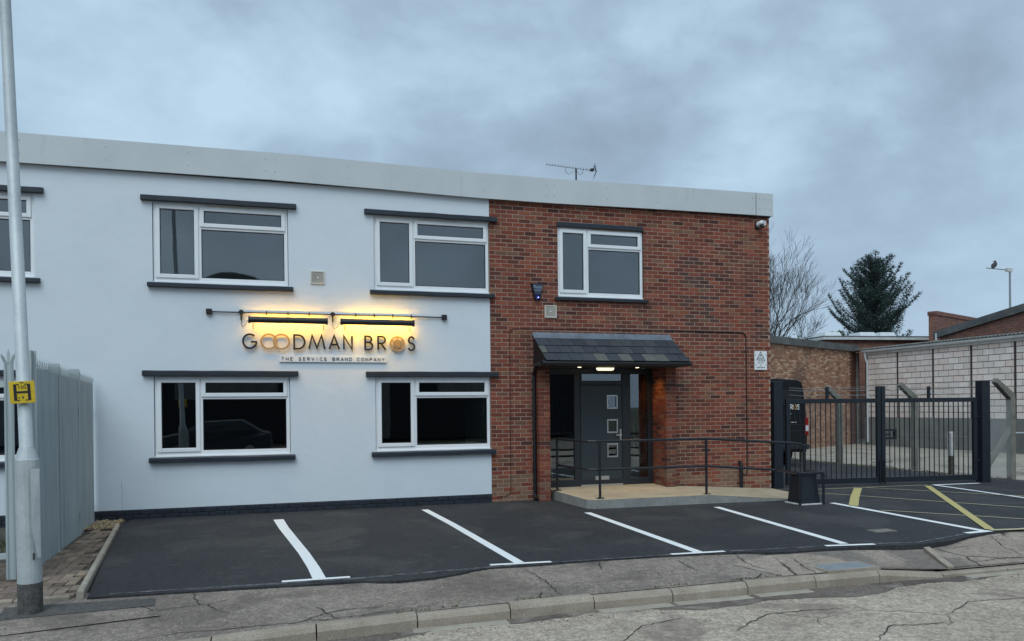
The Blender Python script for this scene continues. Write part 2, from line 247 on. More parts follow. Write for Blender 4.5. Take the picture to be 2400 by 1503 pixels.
# ------------------------------------------------------------------ mesh helpers
class MB:
    def __init__(s): s.v = []; s.f = []; s.mi = []; s.t = []; s.tone = None; s.m = 0
    def poly(s, pts):
        i = len(s.v); s.v += [tuple(p) for p in pts]; s.f.append(tuple(range(i, i + len(pts)))); s.mi.append(s.m); s.t.append(s.tone); return s
    def faces(s, vs, fs):
        i = len(s.v); s.v += [tuple(p) for p in vs]
        for f in fs: s.f.append(tuple(i + k for k in f)); s.mi.append(s.m); s.t.append(s.tone)
        return s
    def box(s, x0, x1, y0, y1, z0, z1):
        return s.faces([(x0, y0, z0), (x1, y0, z0), (x1, y1, z0), (x0, y1, z0), (x0, y0, z1), (x1, y0, z1), (x1, y1, z1), (x0, y1, z1)],
                       [(0, 3, 2, 1), (4, 5, 6, 7), (0, 1, 5, 4), (1, 2, 6, 5), (2, 3, 7, 6), (3, 0, 4, 7)])
    def chbox(s, x0, x1, y0, y1, z0, z1, c):      # box whose front (-Y) face has a chamfered rim
        return s.faces([(x0, y0 + c, z0), (x1, y0 + c, z0), (x1, y0 + c, z1), (x0, y0 + c, z1), (x0 + c, y0, z0 + c), (x1 - c, y0, z0 + c), (x1 - c, y0, z1 - c), (x0 + c, y0, z1 - c),
                        (x0, y1, z0), (x1, y1, z0), (x1, y1, z1), (x0, y1, z1)],
                       [(4, 5, 6, 7), (0, 1, 5, 4), (1, 2, 6, 5), (2, 3, 7, 6), (3, 0, 4, 7), (1, 0, 8, 9), (2, 1, 9, 10), (3, 2, 10, 11), (0, 3, 11, 8)])
    def topbox(s, x0, x1, y0, y1, z0, z1, c):     # box whose top face has a chamfered rim
        return s.faces([(x0, y0, z0), (x1, y0, z0), (x1, y1, z0), (x0, y1, z0), (x0, y0, z1 - c), (x1, y0, z1 - c), (x1, y1, z1 - c), (x0, y1, z1 - c),
                        (x0 + c, y0 + c, z1), (x1 - c, y0 + c, z1), (x1 - c, y1 - c, z1), (x0 + c, y1 - c, z1)],
                       [(8, 9, 10, 11), (4, 5, 9, 8), (5, 6, 10, 9), (6, 7, 11, 10), (7, 4, 8, 11), (0, 1, 5, 4), (1, 2, 6, 5), (2, 3, 7, 6), (3, 0, 4, 7)])
    def tube(s, path, r, n=8, cap=True):
        path = [Vector(p) for p in path]; rs = r if isinstance(r, (list, tuple)) else [r] * len(path)
        base = len(s.v); up = None
        for i, p in enumerate(path):
            d = (path[min(i + 1, len(path) - 1)] - path[max(i - 1, 0)]).normalized()
            if up is None:
                up = Vector((0, 0, 1)) if abs(d.z) < 0.9 else Vector((1, 0, 0))
            a = d.cross(up)
            if a.length < 1e-5: a = d.cross(Vector((0, 1, 0)))
            a.normalize(); b = a.cross(d).normalized(); up = b
            for k in range(n):
                t = 2 * PI * k / n; q = p + (a * math.cos(t) + b * math.sin(t)) * rs[i]; s.v.append(tuple(q))
        for i in range(len(path) - 1):
            for k in range(n):
                s.f.append((base + i * n + k, base + i * n + (k + 1) % n, base + (i + 1) * n + (k + 1) % n, base + (i + 1) * n + k)); s.mi.append(s.m); s.t.append(s.tone)
        if cap:
            s.f.append(tuple(base + k for k in range(n))); s.mi.append(s.m); s.t.append(s.tone)
            s.f.append(tuple(base + (len(path) - 1) * n + k for k in reversed(range(n)))); s.mi.append(s.m); s.t.append(s.tone)
        return s
    def prism(s, pts, d):    # polygon extruded by vector d
        n = len(pts); a = [Vector(p) for p in pts]; b = [p + Vector(d) for p in a]
        return s.faces(a + b, [tuple(range(n)), tuple(reversed(range(n, 2 * n)))] + [(i, n + i, n + (i + 1) % n, (i + 1) % n) for i in range(n)])
    def ribbon(s, pts, wd, z):   # flat strip on the ground
        pts = [Vector((p[0], p[1], 0)) for p in pts]; L = []; R = []
        ws = wd if isinstance(wd, (list, tuple)) else [wd] * len(pts)
        for i, p in enumerate(pts):
            d = (pts[min(i + 1, len(pts) - 1)] - pts[max(i - 1, 0)]).normalized(); nrm = Vector((-d.y, d.x, 0)) * ws[i] / 2
            L.append(p + nrm); R.append(p - nrm)
        for i in range(len(pts) - 1):
            s.poly([(R[i].x, R[i].y, z), (R[i + 1].x, R[i + 1].y, z), (L[i + 1].x, L[i + 1].y, z), (L[i].x, L[i].y, z)])
        return s
    def build(s, name, mat, parent=None, label=None, cat=None, group=None, kind=None, smooth=False, fix=False, uv=None):
        me = bpy.data.meshes.new(name); me.from_pydata(s.v, [], s.f)
        for m in (mat if isinstance(mat, (list, tuple)) else [mat]): me.materials.append(MATS[m])
        if isinstance(mat, (list, tuple)): me.polygons.foreach_set('material_index', s.mi)
        if any(t is not None for t in s.t):
            at = me.color_attributes.new('tone', 'FLOAT_COLOR', 'CORNER'); k = 0
            for p, t in zip(me.polygons, s.t):
                t = t or (0.5, 0.5, 0.5)
                for _ in p.loop_indices: at.data[k].color = (*t, 1); k += 1
        if uv:
            ul = me.uv_layers.new(name='UVMap')
            for lp in me.loops:
                c = me.vertices[lp.vertex_index].co; ul.data[lp.index].uv = uv(c)
        if fix:
            bm = bmesh.new(); bm.from_mesh(me); bmesh.ops.remove_doubles(bm, verts=bm.verts, dist=1e-5); bmesh.ops.recalc_face_normals(bm, faces=bm.faces); bm.to_mesh(me); bm.free()
        if smooth: me.polygons.foreach_set('use_smooth', [True] * len(me.polygons))
        me.update(); return link(name, me, parent, label, cat, group, kind)
def link(name, data, parent=None, label=None, cat=None, group=None, kind=None, loc=None, rz=None):
    o = bpy.data.objects.new(name, data); COL.objects.link(o)
    if parent: o.parent = parent
    if label: o['label'] = label
    if cat: o['category'] = cat
    if group: o['group'] = group
    if kind: o['kind'] = kind
    if loc: o.location = loc
    if rz: o.rotation_euler = (0, 0, rz)
    return o
def empty(name, loc, label, cat, group=None, rz=0): return link(name, None, None, label, cat, group, None, loc, rz)
def bevel(o, wd, seg=2):
    m = o.modifiers.new('bevel', 'BEVEL'); m.width = wd; m.segments = seg; m.limit_method = 'ANGLE'; return o
def text(body, size, loc, mat, parent=None, name='lettering', depth=0.002, rz=0.0, sx=1.0, tilt=0.0, ry=0.0):
    cu = bpy.data.curves.new('t', 'FONT'); cu.body = body; cu.size = size; cu.align_x = 'CENTER'; cu.align_y = 'CENTER'; cu.extrude = depth; cu.resolution_u = 3
    o = bpy.data.objects.new('t', cu); COL.objects.link(o); dg = bpy.context.evaluated_depsgraph_get(); dg.update()
    me = bpy.data.meshes.new_from_object(o.evaluated_get(dg)); bpy.data.objects.remove(o); bpy.data.curves.remove(cu)
    me.transform(Matrix.Translation(loc) @ Matrix.Rotation(rz, 4, 'Z') @ Matrix.Rotation(ry, 4, 'Y') @ Matrix.Rotation(PI / 2, 4, 'X') @ Matrix.Diagonal((sx, 1, 1, 1)))
    me.materials.clear(); me.materials.append(MATS[mat]); return link(name, me, parent)
def arc(cx, cy, rx, ry, a0, a1, n=20): return [(cx + rx * math.cos(math.radians(a0 + (a1 - a0) * i / n)), cy + ry * math.sin(math.radians(a0 + (a1 - a0) * i / n))) for i in range(n + 1)]
# strokes of a thin geometric sans, in a unit box
GL = {'G': [arc(.5, .5, .5, .5, 48, 342, 26) + [(.975, .46), (.58, .46)]], 'D': [[(0, 0), (0, 1)] + [(.35, 1)] + arc(.35, .5, .65, .5, 80, -80, 18) + [(.35, 0), (0, 0)]],
      'M': [[(0, 0), (.2, 1), (.5, .08), (.8, 1), (1, 0)]], 'A': [[(0, 0), (.5, 1), (1, 0)], [(.2, .34), (.8, .34)]], 'N': [[(0, 0), (0, 1), (1, 0), (1, 1)]],
      'B': [[(0, 0), (0, 1), (.45, 1)] + arc(.45, .77, .42, .23, 80, -90, 10) + [(0, .54)], [(.45, .54)] + arc(.5, .27, .5, .27, 80, -90, 12) + [(0, 0)]],
      'R': [[(0, 0), (0, 1), (.45, 1)] + arc(.45, .74, .5, .26, 80, -90, 12) + [(0, .48)], [(.4, .48), (1, 0)]],
      'S': [[(.92, .84)] + arc(.5, .76, .4, .24, 30, 250, 14) + [(.62, .49)] + arc(.48, .26, .48, .26, 60, -160, 16)], 'T': [[(0, 1), (1, 1)], [(.5, 1), (.5, 0)]], 'H': [[(0, 0), (0, 1)], [(1, 0), (1, 1)], [(0, .5), (1, .5)]],
      'E': [[(1, 1), (0, 1), (0, 0), (1, 0)], [(0, .5), (.85, .5)]], 'V': [[(0, 1), (.5, 0), (1, 1)]], 'I': [[(.5, 0), (.5, 1)]], 'C': [arc(.5, .5, .5, .5, 45, 315, 18)], 'O': [arc(.5, .5, .5, .5, 0, 360, 24)],
      'P': [[(0, 0), (0, 1), (.45, 1)] + arc(.45, .74, .5, .26, 80, -90, 12) + [(0, .48)]], 'Y': [[(0, 1), (.5, .5), (1, 1)], [(.5, .5), (.5, 0)]]}
def strokes(mb, lines, x0, x1, z0, z1, y, wd, depth):
    for li, ln in enumerate(lines):
        p = [Vector((x0 + a * (x1 - x0), z0 + b * (z1 - z0))) for a, b in ln]
        q = [p[0]]
        for k in p[1:]:
            if (k - q[-1]).length > 1e-4: q.append(k)
        p = q; n = len(p); closed = (p[0] - p[-1]).length < 1e-3
        L = []; R = []
        for i in range(n):
            if closed and i in (0, n - 1): d0 = (p[0] - p[n - 2]).normalized(); d1 = (p[1] - p[0]).normalized()
            else: d0 = (p[i] - p[max(i - 1, 0)]); d1 = (p[min(i + 1, n - 1)] - p[i]); d0 = (d0 if d0.length > 0 else d1).normalized(); d1 = (d1 if d1.length > 0 else d0).normalized()
            n0 = Vector((-d0.y, d0.x)); n1 = Vector((-d1.y, d1.x)); m = (n0 + n1)
            m = m.normalized() if m.length > 1e-3 else n0
            k = min(1 / max(m.dot(n0), 0.35), 2.4) * wd / 2; L.append(p[i] + m * k); R.append(p[i] - m * k)
        yy = y - 0.0004 * li
        for i in range(n - 1):
            a, b, c, d = R[i], R[i + 1], L[i + 1], L[i]
            mb.faces([(v.x, yy, v.y) for v in (a, b, c, d)] + [(v.x, y + depth, v.y) for v in (a, b, c, d)], [(0, 1, 2, 3), (4, 7, 6, 5), (0, 4, 5, 1), (3, 2, 6, 7)] + ([(0, 3, 7, 4)] if i == 0 and not closed else []) + ([(1, 5, 6, 2)] if i == n - 2 and not closed else []))
def wall_grid(mb, x0, x1, z0, z1, y0, y1, holes):
    xs = sorted({x0, x1, *[v for h in holes for v in h[:2]]}); zs = sorted({z0, z1, *[v for h in holes for v in h[2:]]})
    def hole(i, j):
        if i < 0 or j < 0 or i >= len(xs) - 1 or j >= len(zs) - 1: return True
        cx = (xs[i] + xs[i + 1]) / 2; cz = (zs[j] + zs[j + 1]) / 2
        return any(h[0] < cx < h[1] and h[2] < cz < h[3] for h in holes)
    for i in range(len(xs) - 1):
        for j in range(len(zs) - 1):
            if hole(i, j): continue
            a, b, c, d = xs[i], xs[i + 1], zs[j], zs[j + 1]
            mb.poly([(a, y0, c), (b, y0, c), (b, y0, d), (a, y0, d)]); mb.poly([(b, y1, c), (a, y1, c), (a, y1, d), (b, y1, d)])
            if hole(i - 1, j): mb.poly([(a, y1, c), (a, y0, c), (a, y0, d), (a, y1, d)])
            if hole(i + 1, j): mb.poly([(b, y0, c), (b, y1, c), (b, y1, d), (b, y0, d)])
            if hole(i, j - 1): mb.poly([(a, y1, c), (b, y1, c), (b, y0, c), (a, y0, c)])
            if hole(i, j + 1): mb.poly([(a, y0, d), (b, y0, d), (b, y1, d), (a, y1, d)])
def rect_frame(mb, x0, x1, z0, z1, t, y0, y1, tb=None):   # mitre-free picture frame, butted
    tb = tb or t
    mb.box(x0, x0 + t, y0, y1, z0, z1); mb.box(x1 - t, x1, y0, y1, z0, z1); mb.box(x0 + t, x1 - t, y0, y1, z0, z0 + tb); mb.box(x0 + t, x1 - t, y0, y1, z1 - t, z1)

# ------------------------------------------------------------------ ground
MB().poly([(-700, -700, -.30), (700, -700, -.30), (700, 900, -.30), (-700, 900, -.30)]).build('ground', 'field', kind='structure')
def pz(x, y):
    zk = -.08 - .076 * max(0.0, min(1.0, (x - 2.45) / .95))
    return -0.012 + (zk + .012) * max(0.0, min(1.0, (-5.4 - y) / 1.3))
m = MB(); XS = [-60] + [-9 + i * .5 for i in range(32)] + [60]
KY = [(-60, -6.95), (-4.9, -7.02), (-4.2, -6.96), (-3.4, -6.85), (-2.55, -6.76), (-1.7, -6.72), (-.87, -6.69), (-.05, -6.69), (.8, -6.67), (1.62, -6.66), (2.42, -6.67), (3.25, -6.70), (60, -7.0)]
def ky(x):
    for (a, ya), (b, yb) in zip(KY, KY[1:]):
        if a <= x <= b: return ya + (yb - ya) * (x - a) / (b - a)
    return -6.7
for a, b in zip(XS, XS[1:]):
    for (ta, tb) in ((0, .2), (.2, .6), (.6, 1)):
        ya0, ya1 = [-5.2 + (ky(a) + .1 + 5.2) * t for t in (ta, tb)]; yb0, yb1 = [-5.2 + (ky(b) + .1 + 5.2) * t for t in (ta, tb)]
        m.poly([(a, ya1, pz(a, ya1)), (b, yb1, pz(b, yb1)), (b, yb0, pz(b, yb0)), (a, ya0, pz(a, ya0))])
m.build('pavement', 'pavement_asphalt', kind='structure', fix=True)
MB().poly([(-80, -19, -.20), (80, -19, -.20), (80, -6.6, -.20), (-80, -6.6, -.20)]).build('road', 'road_asphalt', kind='structure')
MB().poly([(-80, -26, -.12), (80, -26, -.12), (80, -17.2, -.12), (-80, -17.2, -.12)]).build('far_pavement', 'pavement_asphalt', kind='structure')
# concrete crossover by the gate
def drape(name, mat, poly, off):     # flat slab laid on the sloping pavement
    m = MB(); m.poly([(x, y, 0) for x, y in poly]); o = m.build(name, mat, kind='structure'); bm = bmesh.new(); bm.from_mesh(o.data)
    for ax in (0, 1):
        for k in range(1, 60):
            c = (-9 + k * .5, 0, 0) if ax == 0 else (0, -7.2 + k * .13, 0)
            bmesh.ops.bisect_plane(bm, geom=bm.verts[:] + bm.edges[:] + bm.faces[:], plane_co=c, plane_no=(1, 0, 0) if ax == 0 else (0, 1, 0))
    for v in bm.verts: v.co.z = pz(v.co.x, v.co.y) + off
    bm.to_mesh(o.data); bm.free(); return o
drape('pavement_slab', 'paving_concrete', [(1.3, -6.56), (2.75, -6.56), (3.42, -6.56), (3.70, -5.98), (3.0, -5.75), (1.7, -5.75), (1.05, -6.0)], .005)
drape('crossover', 'paving_concrete', [(3.80, -5.98), (3.54, -6.56), (3.9, -6.58), (14, -6.6), (14, -5.2), (6, -5.35), (5.2, -5.5)], .006)
m = MB(); m.prism([(3.70, -5.98, -.07), (3.43, -6.58, -.17), (3.52, -6.58, -.17), (3.79, -5.98, -.07)], (0, 0, .05)); m.build('edging_strip', 'kerb_concrete', kind='structure')
# forecourt with its ragged front edge
EDGE = [(-5.37, -5.46), (-4.7, -5.50), (-3.74, -5.56), (-3.3, -5.60), (-2.9, -5.61), (-2.72, -5.69), (-2.55, -5.73), (-2.2, -5.70), (-1.9, -5.60), (-1.75, -5.52), (-1.54, -5.45), (-1.07, -5.48), (-.6, -5.46), (-.09, -5.47), (.5, -5.50), (1.0, -5.54), (1.25, -5.58), (1.5, -5.61), (1.7, -5.72), (1.95, -5.77), (2.3, -5.76), (2.9, -5.79), (3.3, -5.84), (3.81, -5.90), (4.3, -5.82), (4.75, -5.66), (5.2, -5.56), (6, -5.47), (9, -5.45), (14, -5.4)]
RIGHT = [(14, -1.0), (11.9, -.6), (11.75, .6), (11.8, 3), (11.75, 6.5), (11.2, 9.3), (5.0, 9.5), (5.0, 0.1), (-5.9, 0.1), (-5.93, -.9)]
m = MB(); poly = EDGE + RIGHT
m.poly([(x, y, 0) for x, y in poly])
for a, b in zip(EDGE, EDGE[1:]): m.poly([(a[0], a[1], -.08), (b[0], b[1], -.08), (b[0], b[1], 0), (a[0], a[1], 0)])
fo = m.build('forecourt', 'new_asphalt', kind='structure')
bm = bmesh.new(); bm.from_mesh(fo.data); bmesh.ops.triangulate(bm, faces=[f for f in bm.faces if len(f.verts) > 4]); bm.to_mesh(fo.data); bm.free()
MB().poly([(11.2, -5.3, -.012), (70, -5.3, -.012), (70, 60, -.012), (11.2, 60, -.012)]).build('neighbour_yard', 'yard_concrete', kind='structure')
MB().poly([(-40, -5.3, -.03), (-5.5, -5.3, -.03), (-5.9, .1, -.03), (-40, .1, -.03)]).build('side_yard', 'soil', kind='structure')
# patch of repaired tarmac round the lamp column
m = MB(); m.poly([(-6.0, -5.55, -.012), (-4.78, -5.62, -.014), (-4.75, -5.86, -.026), (-5.95, -5.95, -.031)][::-1]); m.build('tarmac_patch', 'repair_asphalt', kind='structure')
m = MB(); m.poly([(-6.0, -5.97, -.030), (-4.74, -5.88, -.027), (-4.66, -6.18, -.042), (-5.85, -6.38, -.052)]); m.build('tarmac_patch', 'pavement_asphalt', kind='structure')
m = MB(); m.ribbon([(-5.2, -5.38), (-3, -5.49), (-1.2, -5.40), (1, -5.49), (3.1, -5.67), (3.8, -5.80), (4.7, -5.56), (5.2, -5.47)], .028, .004); m.ribbon([(-4.6, -5.46), (-3, -5.53), (-1.2, -5.43)], .012, .004); m.build('chalk_line', 'chalk_line', kind='structure')
for i in range(16):
    x = RND.uniform(-5, 5.5); y = RND.uniform(-5.0, -1.2); a = RND.uniform(-.5, .5); L_ = RND.uniform(.12, .5); m = MB(); m.ribbon([(x, y), (x + L_ * .5, y + L_ * a * .6), (x + L_, y + L_ * a)], [.003, RND.uniform(.006, .016), .003], .003); m.build('tyre_scuff', 'chalk_line', kind='structure')
# bay markings
def mark(pts, wd, mat='line_white', z=.004, name='bay_line'): return MB().ribbon(pts, wd, z).build(name, mat, kind='structure')
mark([(-3.68, -.89), (-3.61, -1.8), (-3.50, -2.9), (-3.40, -3.9), (-3.33, -4.8), (-3.30, -5.37)], [.15, .14, .13, .125, .125, .13])
mark([(-1.33, -.58), (-1.25, -2.3), (-1.17, -5.31)], .115); mark([(1.06, -1.9), (.97, -5.44)], .115); mark([(3.33, -2.05), (2.90, -5.58)], .115); mark([(5.44, -2.3), (5.26, -5.42)], .12)
mark([(-3.66, -5.41), (-3.0, -5.43)], .075, z=.008); mark([(-1.51, -5.34), (-.83, -5.40)], .075, z=.008); mark([(.6, -5.47), (1.27, -5.52)], .075, z=.008); mark([(2.58, -5.63), (3.2, -5.74)], .08, z=.008); mark([(4.88, -5.50), (5.32, -5.47)], .10, z=.008)
mark([(9.33, -.63), (10.48, -.72)], .10); mark([(9.33, -.70), (9.0, -2.9), (8.6, -5.3)], .10, z=.008)
mark([(9.05, -.78), (5.40, -5.40)], .115, 'line_yellow', .012, 'hatch_line'); mark([(7.48, -.6), (6.4, -1.75), (5.47, -2.78)], .15, 'line_yellow', .012, 'hatch_line')
for pts in ([(6.3, -.42), (7.5, -.50), (9.2, -.62)], [(5.9, -.85), (6.3, -1.12), (7.84, -3.95), (8.3, -4.9)], [(5.5, -3.35), (6.7, -4.85), (7.1, -5.3)], [(7.7, -.56), (9.26, -2.8), (10.6, -5.2)]): mark(pts, .045, 'line_cream', .008, 'hatch_line')
mark([(5.34, -5.46), (5.8, -5.53), (8.5, -5.40)], .09, 'line_cream', .016, 'hatch_line')
# covers let into the tarmac and pavement
m = MB(); m.box(3.86, 4.20, -5.06, -4.86, -.02, .010); m.build('drain_cover', 'fence_concrete', label='small stone drain cover set in the dark tarmac between bay lines', cat='drain cover')
e = empty('manhole_cover', (2.17, -6.42, pz(2.17, -6.42) + .010), 'grey metal manhole cover let into the pavement near the kerb', 'manhole cover')
m = MB(); m.topbox(-.30, .30, -.13, .13, -.03, .006, .006); m.build('cover_plate', 'steel_grey', e); m = MB(); rect_frame(m, -.34, .34, -.17, .17, .035, -.03, .004)
fr_ = m.build('frame', 'kerb_concrete', e); fr_.data.transform(Matrix.Rotation(-PI / 2, 4, 'X')); fr_.data.transform(Matrix.Scale(-1, 4, (0, 0, 1)))
# kerb of separate stones
k = link('kerb', None, kind='structure')
xs = [-9.2, -8.35, -7.5, -6.65, -5.8, -4.95] + [a for a, _ in KY[2:-1]]
for i, (a, b) in enumerate(zip(xs, xs[1:])):
    ya, yb = ky(a), ky(b); dz = RND.uniform(-.006, .006); g_ = .006; last = i == len(xs) - 2; tz = -.078 + dz
    prof = lambda y, zt: [(y, -.24), (y, zt - .045), (y + .028, zt - .008), (y + .045, zt), (y + .125, zt), (y + .125, -.24)]
    m = MB(); A = [(a + g_, p, q) for p, q in prof(ya, tz)]; B = [(b - g_, p, q) for p, q in prof(yb, tz - (.075 if last else 0))]; n = len(A)
    m.faces(A + B, [tuple(reversed(range(n))), tuple(range(n, 2 * n))] + [(j, (j + 1) % n, n + (j + 1) % n, n + j) for j in range(n)]); m.build('kerb_stone', 'kerb_concrete', k)
x = 3.25
while x < 16:
    m = MB(); m.topbox(x + .006, x + .90, ky(x) , ky(x) + .13, -.24, -.158 + RND.uniform(-.004, .004), .012); m.build('kerb_stone', 'kerb_concrete', k); x += .906
x = -9.2
ch = []
for a, b in ((-2.6, -1.75), (-.85, -.1), (-.05, .78), (.86, 1.5), (-5.2, -4.4), (3.5, 4.6), (4.62, 5.6)):
    m = MB(); m.topbox(a, b, ky((a + b) / 2) - .13, ky((a + b) / 2) - .01, -.24, -.192, .004); m.build('channel_block', 'pale_concrete', k)
# cracks opened across the old pavement and road
CR = [[(-4.81, -6.77), (-4.45, -6.69), (-4.01, -6.69), (-3.54, -6.67), (-3.08, -6.64), (-2.63, -6.56), (-2.18, -6.49)], [(-3.54, -6.67), (-3.2, -6.44), (-2.79, -6.43)], [(-3.38, -6.26), (-3.32, -6.46), (-3.22, -6.66)], [(-1.18, -5.55), (-1.17, -5.72), (-1.13, -6.08), (-1.15, -6.51), (-1.15, -6.59)],
      [(-1.29, -6.4), (-1.37, -6.59)], [(-.59, -5.52), (-.32, -5.53), (-.41, -5.81)], [(.58, -5.65), (.53, -5.97), (.56, -6.12)], [(1.34, -5.66), (1.26, -5.89), (1.23, -6.13), (1.29, -6.31)], [(.57, -6.50), (.81, -6.55), (1.02, -6.52), (1.16, -6.40)], [(1.88, -5.90), (1.75, -6.3), (1.71, -6.55)], [(5.16, -5.62), (4.89, -6.01), (4.75, -6.41)], [(3.91, -6.48), (4.31, -6.42), (4.7, -6.45)],
      [(-.03, -7.7), (.56, -7.34), (.92, -7.34), (1.4, -7.4)], [(-1.1, -7.72), (-.7, -7.32), (-.26, -7.2)], [(2.0, -7.9), (2.6, -7.6), (3.3, -7.65), (4.2, -7.4)], [(.9, -8.3), (1.3, -8.0), (1.9, -8.1)]]
for ln_ in CR:
    P_ = []
    for (x0, y0), (x1, y1) in zip(ln_, ln_[1:]):
        n_ = max(2, int(math.hypot(x1 - x0, y1 - y0) / .05))
        P_ += [(x0 + (x1 - x0) * i / n_ + RND.gauss(0, .009), y0 + (y1 - y0) * i / n_ + RND.gauss(0, .009)) for i in range(n_)]
    P_.append(ln_[-1]); m = MB(); road_ = ln_[0][1] < -7.1; n_ = len(P_)
    for i in range(n_ - 1):
        (xa, ya), (xb, yb) = P_[i], P_[i + 1]; d_ = Vector((xb - xa, yb - ya)); d_ = d_.normalized() if d_.length > 1e-6 else Vector((1, 0)); wa = .0038 * min(1, 4 * i / n_ + .2, 4 * (n_ - i) / n_) * RND.uniform(.6, 1.4) + .0012; nx, ny = -d_.y * wa, d_.x * wa
        za, zb = (-.195, -.195) if road_ else (pz(xa, ya) + .009, pz(xb, yb) + .009)
        m.poly([(xa - nx, ya - ny, za), (xb - nx, yb - ny, zb), (xb + nx, yb + ny, zb), (xa + nx, ya + ny, za)])
    m.build('surface_crack', 'crack_dirt', kind='structure')
# silt washed along the channel
m = MB(); X = [-9 + .12 * i for i in range(150)]; A = []; B = []
for i, x in enumerate(X):
    A.append((x, ky(x) - .012, -.1965)); B.append((x, ky(x) - .20 - .13 * math.sin(x * 1.1) - .07 * math.sin(x * 3.7 + 1) - RND.uniform(0, .05), -.1965))
for i in range(len(X) - 1): m.poly([B[i], B[i + 1], A[i + 1], A[i]])
m.build('gutter_silt', 'silt', kind='structure')
# dirt, grit and leaves gathered in the gutter
m = MB()
for i in range(900):
    x = RND.uniform(-5.5, 6); y = ky(x) - abs(RND.gauss(.0, .16)) - .02; s = RND.uniform(.003, .011); a = RND.uniform(0, PI)
    c, d = math.cos(a) * s, math.sin(a) * s; m.tone = RND.choice([(.04, .03, .025), (.08, .06, .05), (.16, .14, .12), (.10, .06, .03)])
    m.faces([(x - c, y - d, -.199), (x + d, y - c, -.199), (x + c, y + d, -.199), (x - d, y + c, -.199), (x, y, -.199 + s * .7)], [(0, 1, 4), (1, 2, 4), (2, 3, 4), (3, 0, 4)])
m.build('gutter_grit', 'pebble', label='dark grit and leaf scraps along the foot of the kerb', cat='grit', kind='stuff')

# ------------------------------------------------------------------ office building
OB = empty('office_building', (0, 0, 0), 'two storey office with white rendered front joined to a red brick end', 'building')
WIN = [(-9.25, -7.19, 3.76, 5.03), (-5.545, -3.475, 3.76, 5.03), (-2.06, 0.0, 3.76, 5.03), (-9.25, -7.15, .97, 2.25), (-5.55, -3.47, .97, 2.25), (-2.06, 0.0, .97, 2.25)]
W3 = (1.31, 3.06, 3.75, 5.035); ENT = (.90, 3.57, -.12, 2.44)
m = MB(); wall_grid(m, -14, 0, .15, 5.60, 0, .28, WIN); m.build('rendered_wall', 'white_render', OB)
m = MB(); wall_grid(m, 0.0, 5.876, -.12, 5.60, .0042, .28, [W3, ENT]); bw = m.build('brick_wall', 'mortar', OB)
m = MB(); m.tube([(-6.02, -.0005, .16), (-6.025, -.0005, .30), (-6.015, -.0005, .42), (-6.03, -.0005, .56), (-6.025, -.0005, .60)], .0022, 4); m.build('hairline_crack', 'kerb_concrete', OB)
# side and back walls, roof
m = MB(); m.box(5.60, 5.874, .281, 9, -.12, 5.60); m.box(-14, 5.874, 9, 9.28, -.12, 5.60); m.build('side_wall', 'brickwork', OB, uv=lambda c: (c.y + c.x, c.z))
m = MB(); m.box(-14, 5.9, .02, 9.2, 5.61, 5.80); m.build('roof', 'coping_grey', OB)
BRK = [((.220, .060, .036), 10), ((.180, .050, .032), 8), ((.250, .075, .043), 5), ((.135, .042, .029), 6), ((.085, .031, .025), 2), ((.225, .095, .053), 3), ((.190, .092, .056), 3), ((.27, .086, .045), 1)]
BT = [c for c, n in BRK for _ in range(n)]
def btone(x, z):
    c = RND.choice(BT); f = RND.uniform(.85, 1.15)
    if z < .45 and RND.random() < .5: c = (.22, .125, .08)
    if 3.9 < x < 4.7 and 3.2 < z < 4.6 and RND.random() < .4: c = (.10, .05, .04)
    return tuple(min(1, v * f) for v in c)
bricks = []
rows = int((5.45 + .12) / .075)
for r in range(rows + 1):
    z0 = -.11 + r * .075; z1 = z0 + .0625
    if z0 > 5.47: break
    x = -.1125 if r % 2 else 0.0
    while x < 5.87:
        a, b = max(x, 0.002), min(x + .212, 5.876); x += .225
        if b - a < .03: continue
        segs = [(a, b)]
        for h in (W3, ENT):
            if z1 > h[2] + .01 and z0 < h[3] - .01:
                segs = [s_ for p, q in segs for s_ in ((p, min(q, h[0])), (max(p, h[1]), q)) if s_[1] - s_[0] > .02]
        for p, q in segs: bricks.append((p, q, z0 + RND.uniform(-.0015, .0015), z1 + RND.uniform(-.0015, .0015)))
def near(bk):
    cx, cz = (bk[0] + bk[1]) / 2, (bk[2] + bk[3]) / 2
    if .60 < cx < 3.75 and cz < 3.1 or bk[1] - bk[0] < .15 or cz < .05: return 1e6
    return (cx - CAM[0]) ** 2 + CAM[1] ** 2 + (cz - CAM[2]) ** 2
order = sorted(range(len(bricks)), key=lambda i: near(bricks[i])); single = set(order[:300])
stuff = MB()
for i, (p, q, z0, z1) in enumerate(bricks):
    y = RND.uniform(-.0016, .0016); t = btone((p + q) / 2, z0)
    if i in single:
        mb = MB(); mb.tone = t; mb.chbox(p, q, y, .03, z0, z1, .003); mb.build('brick', 'brick', bw)
    else: stuff.tone = t; stuff.chbox(p, q, y, .03, z0, z1, .003)
stuff.build('brickwork_field', 'brick', bw, kind='stuff')
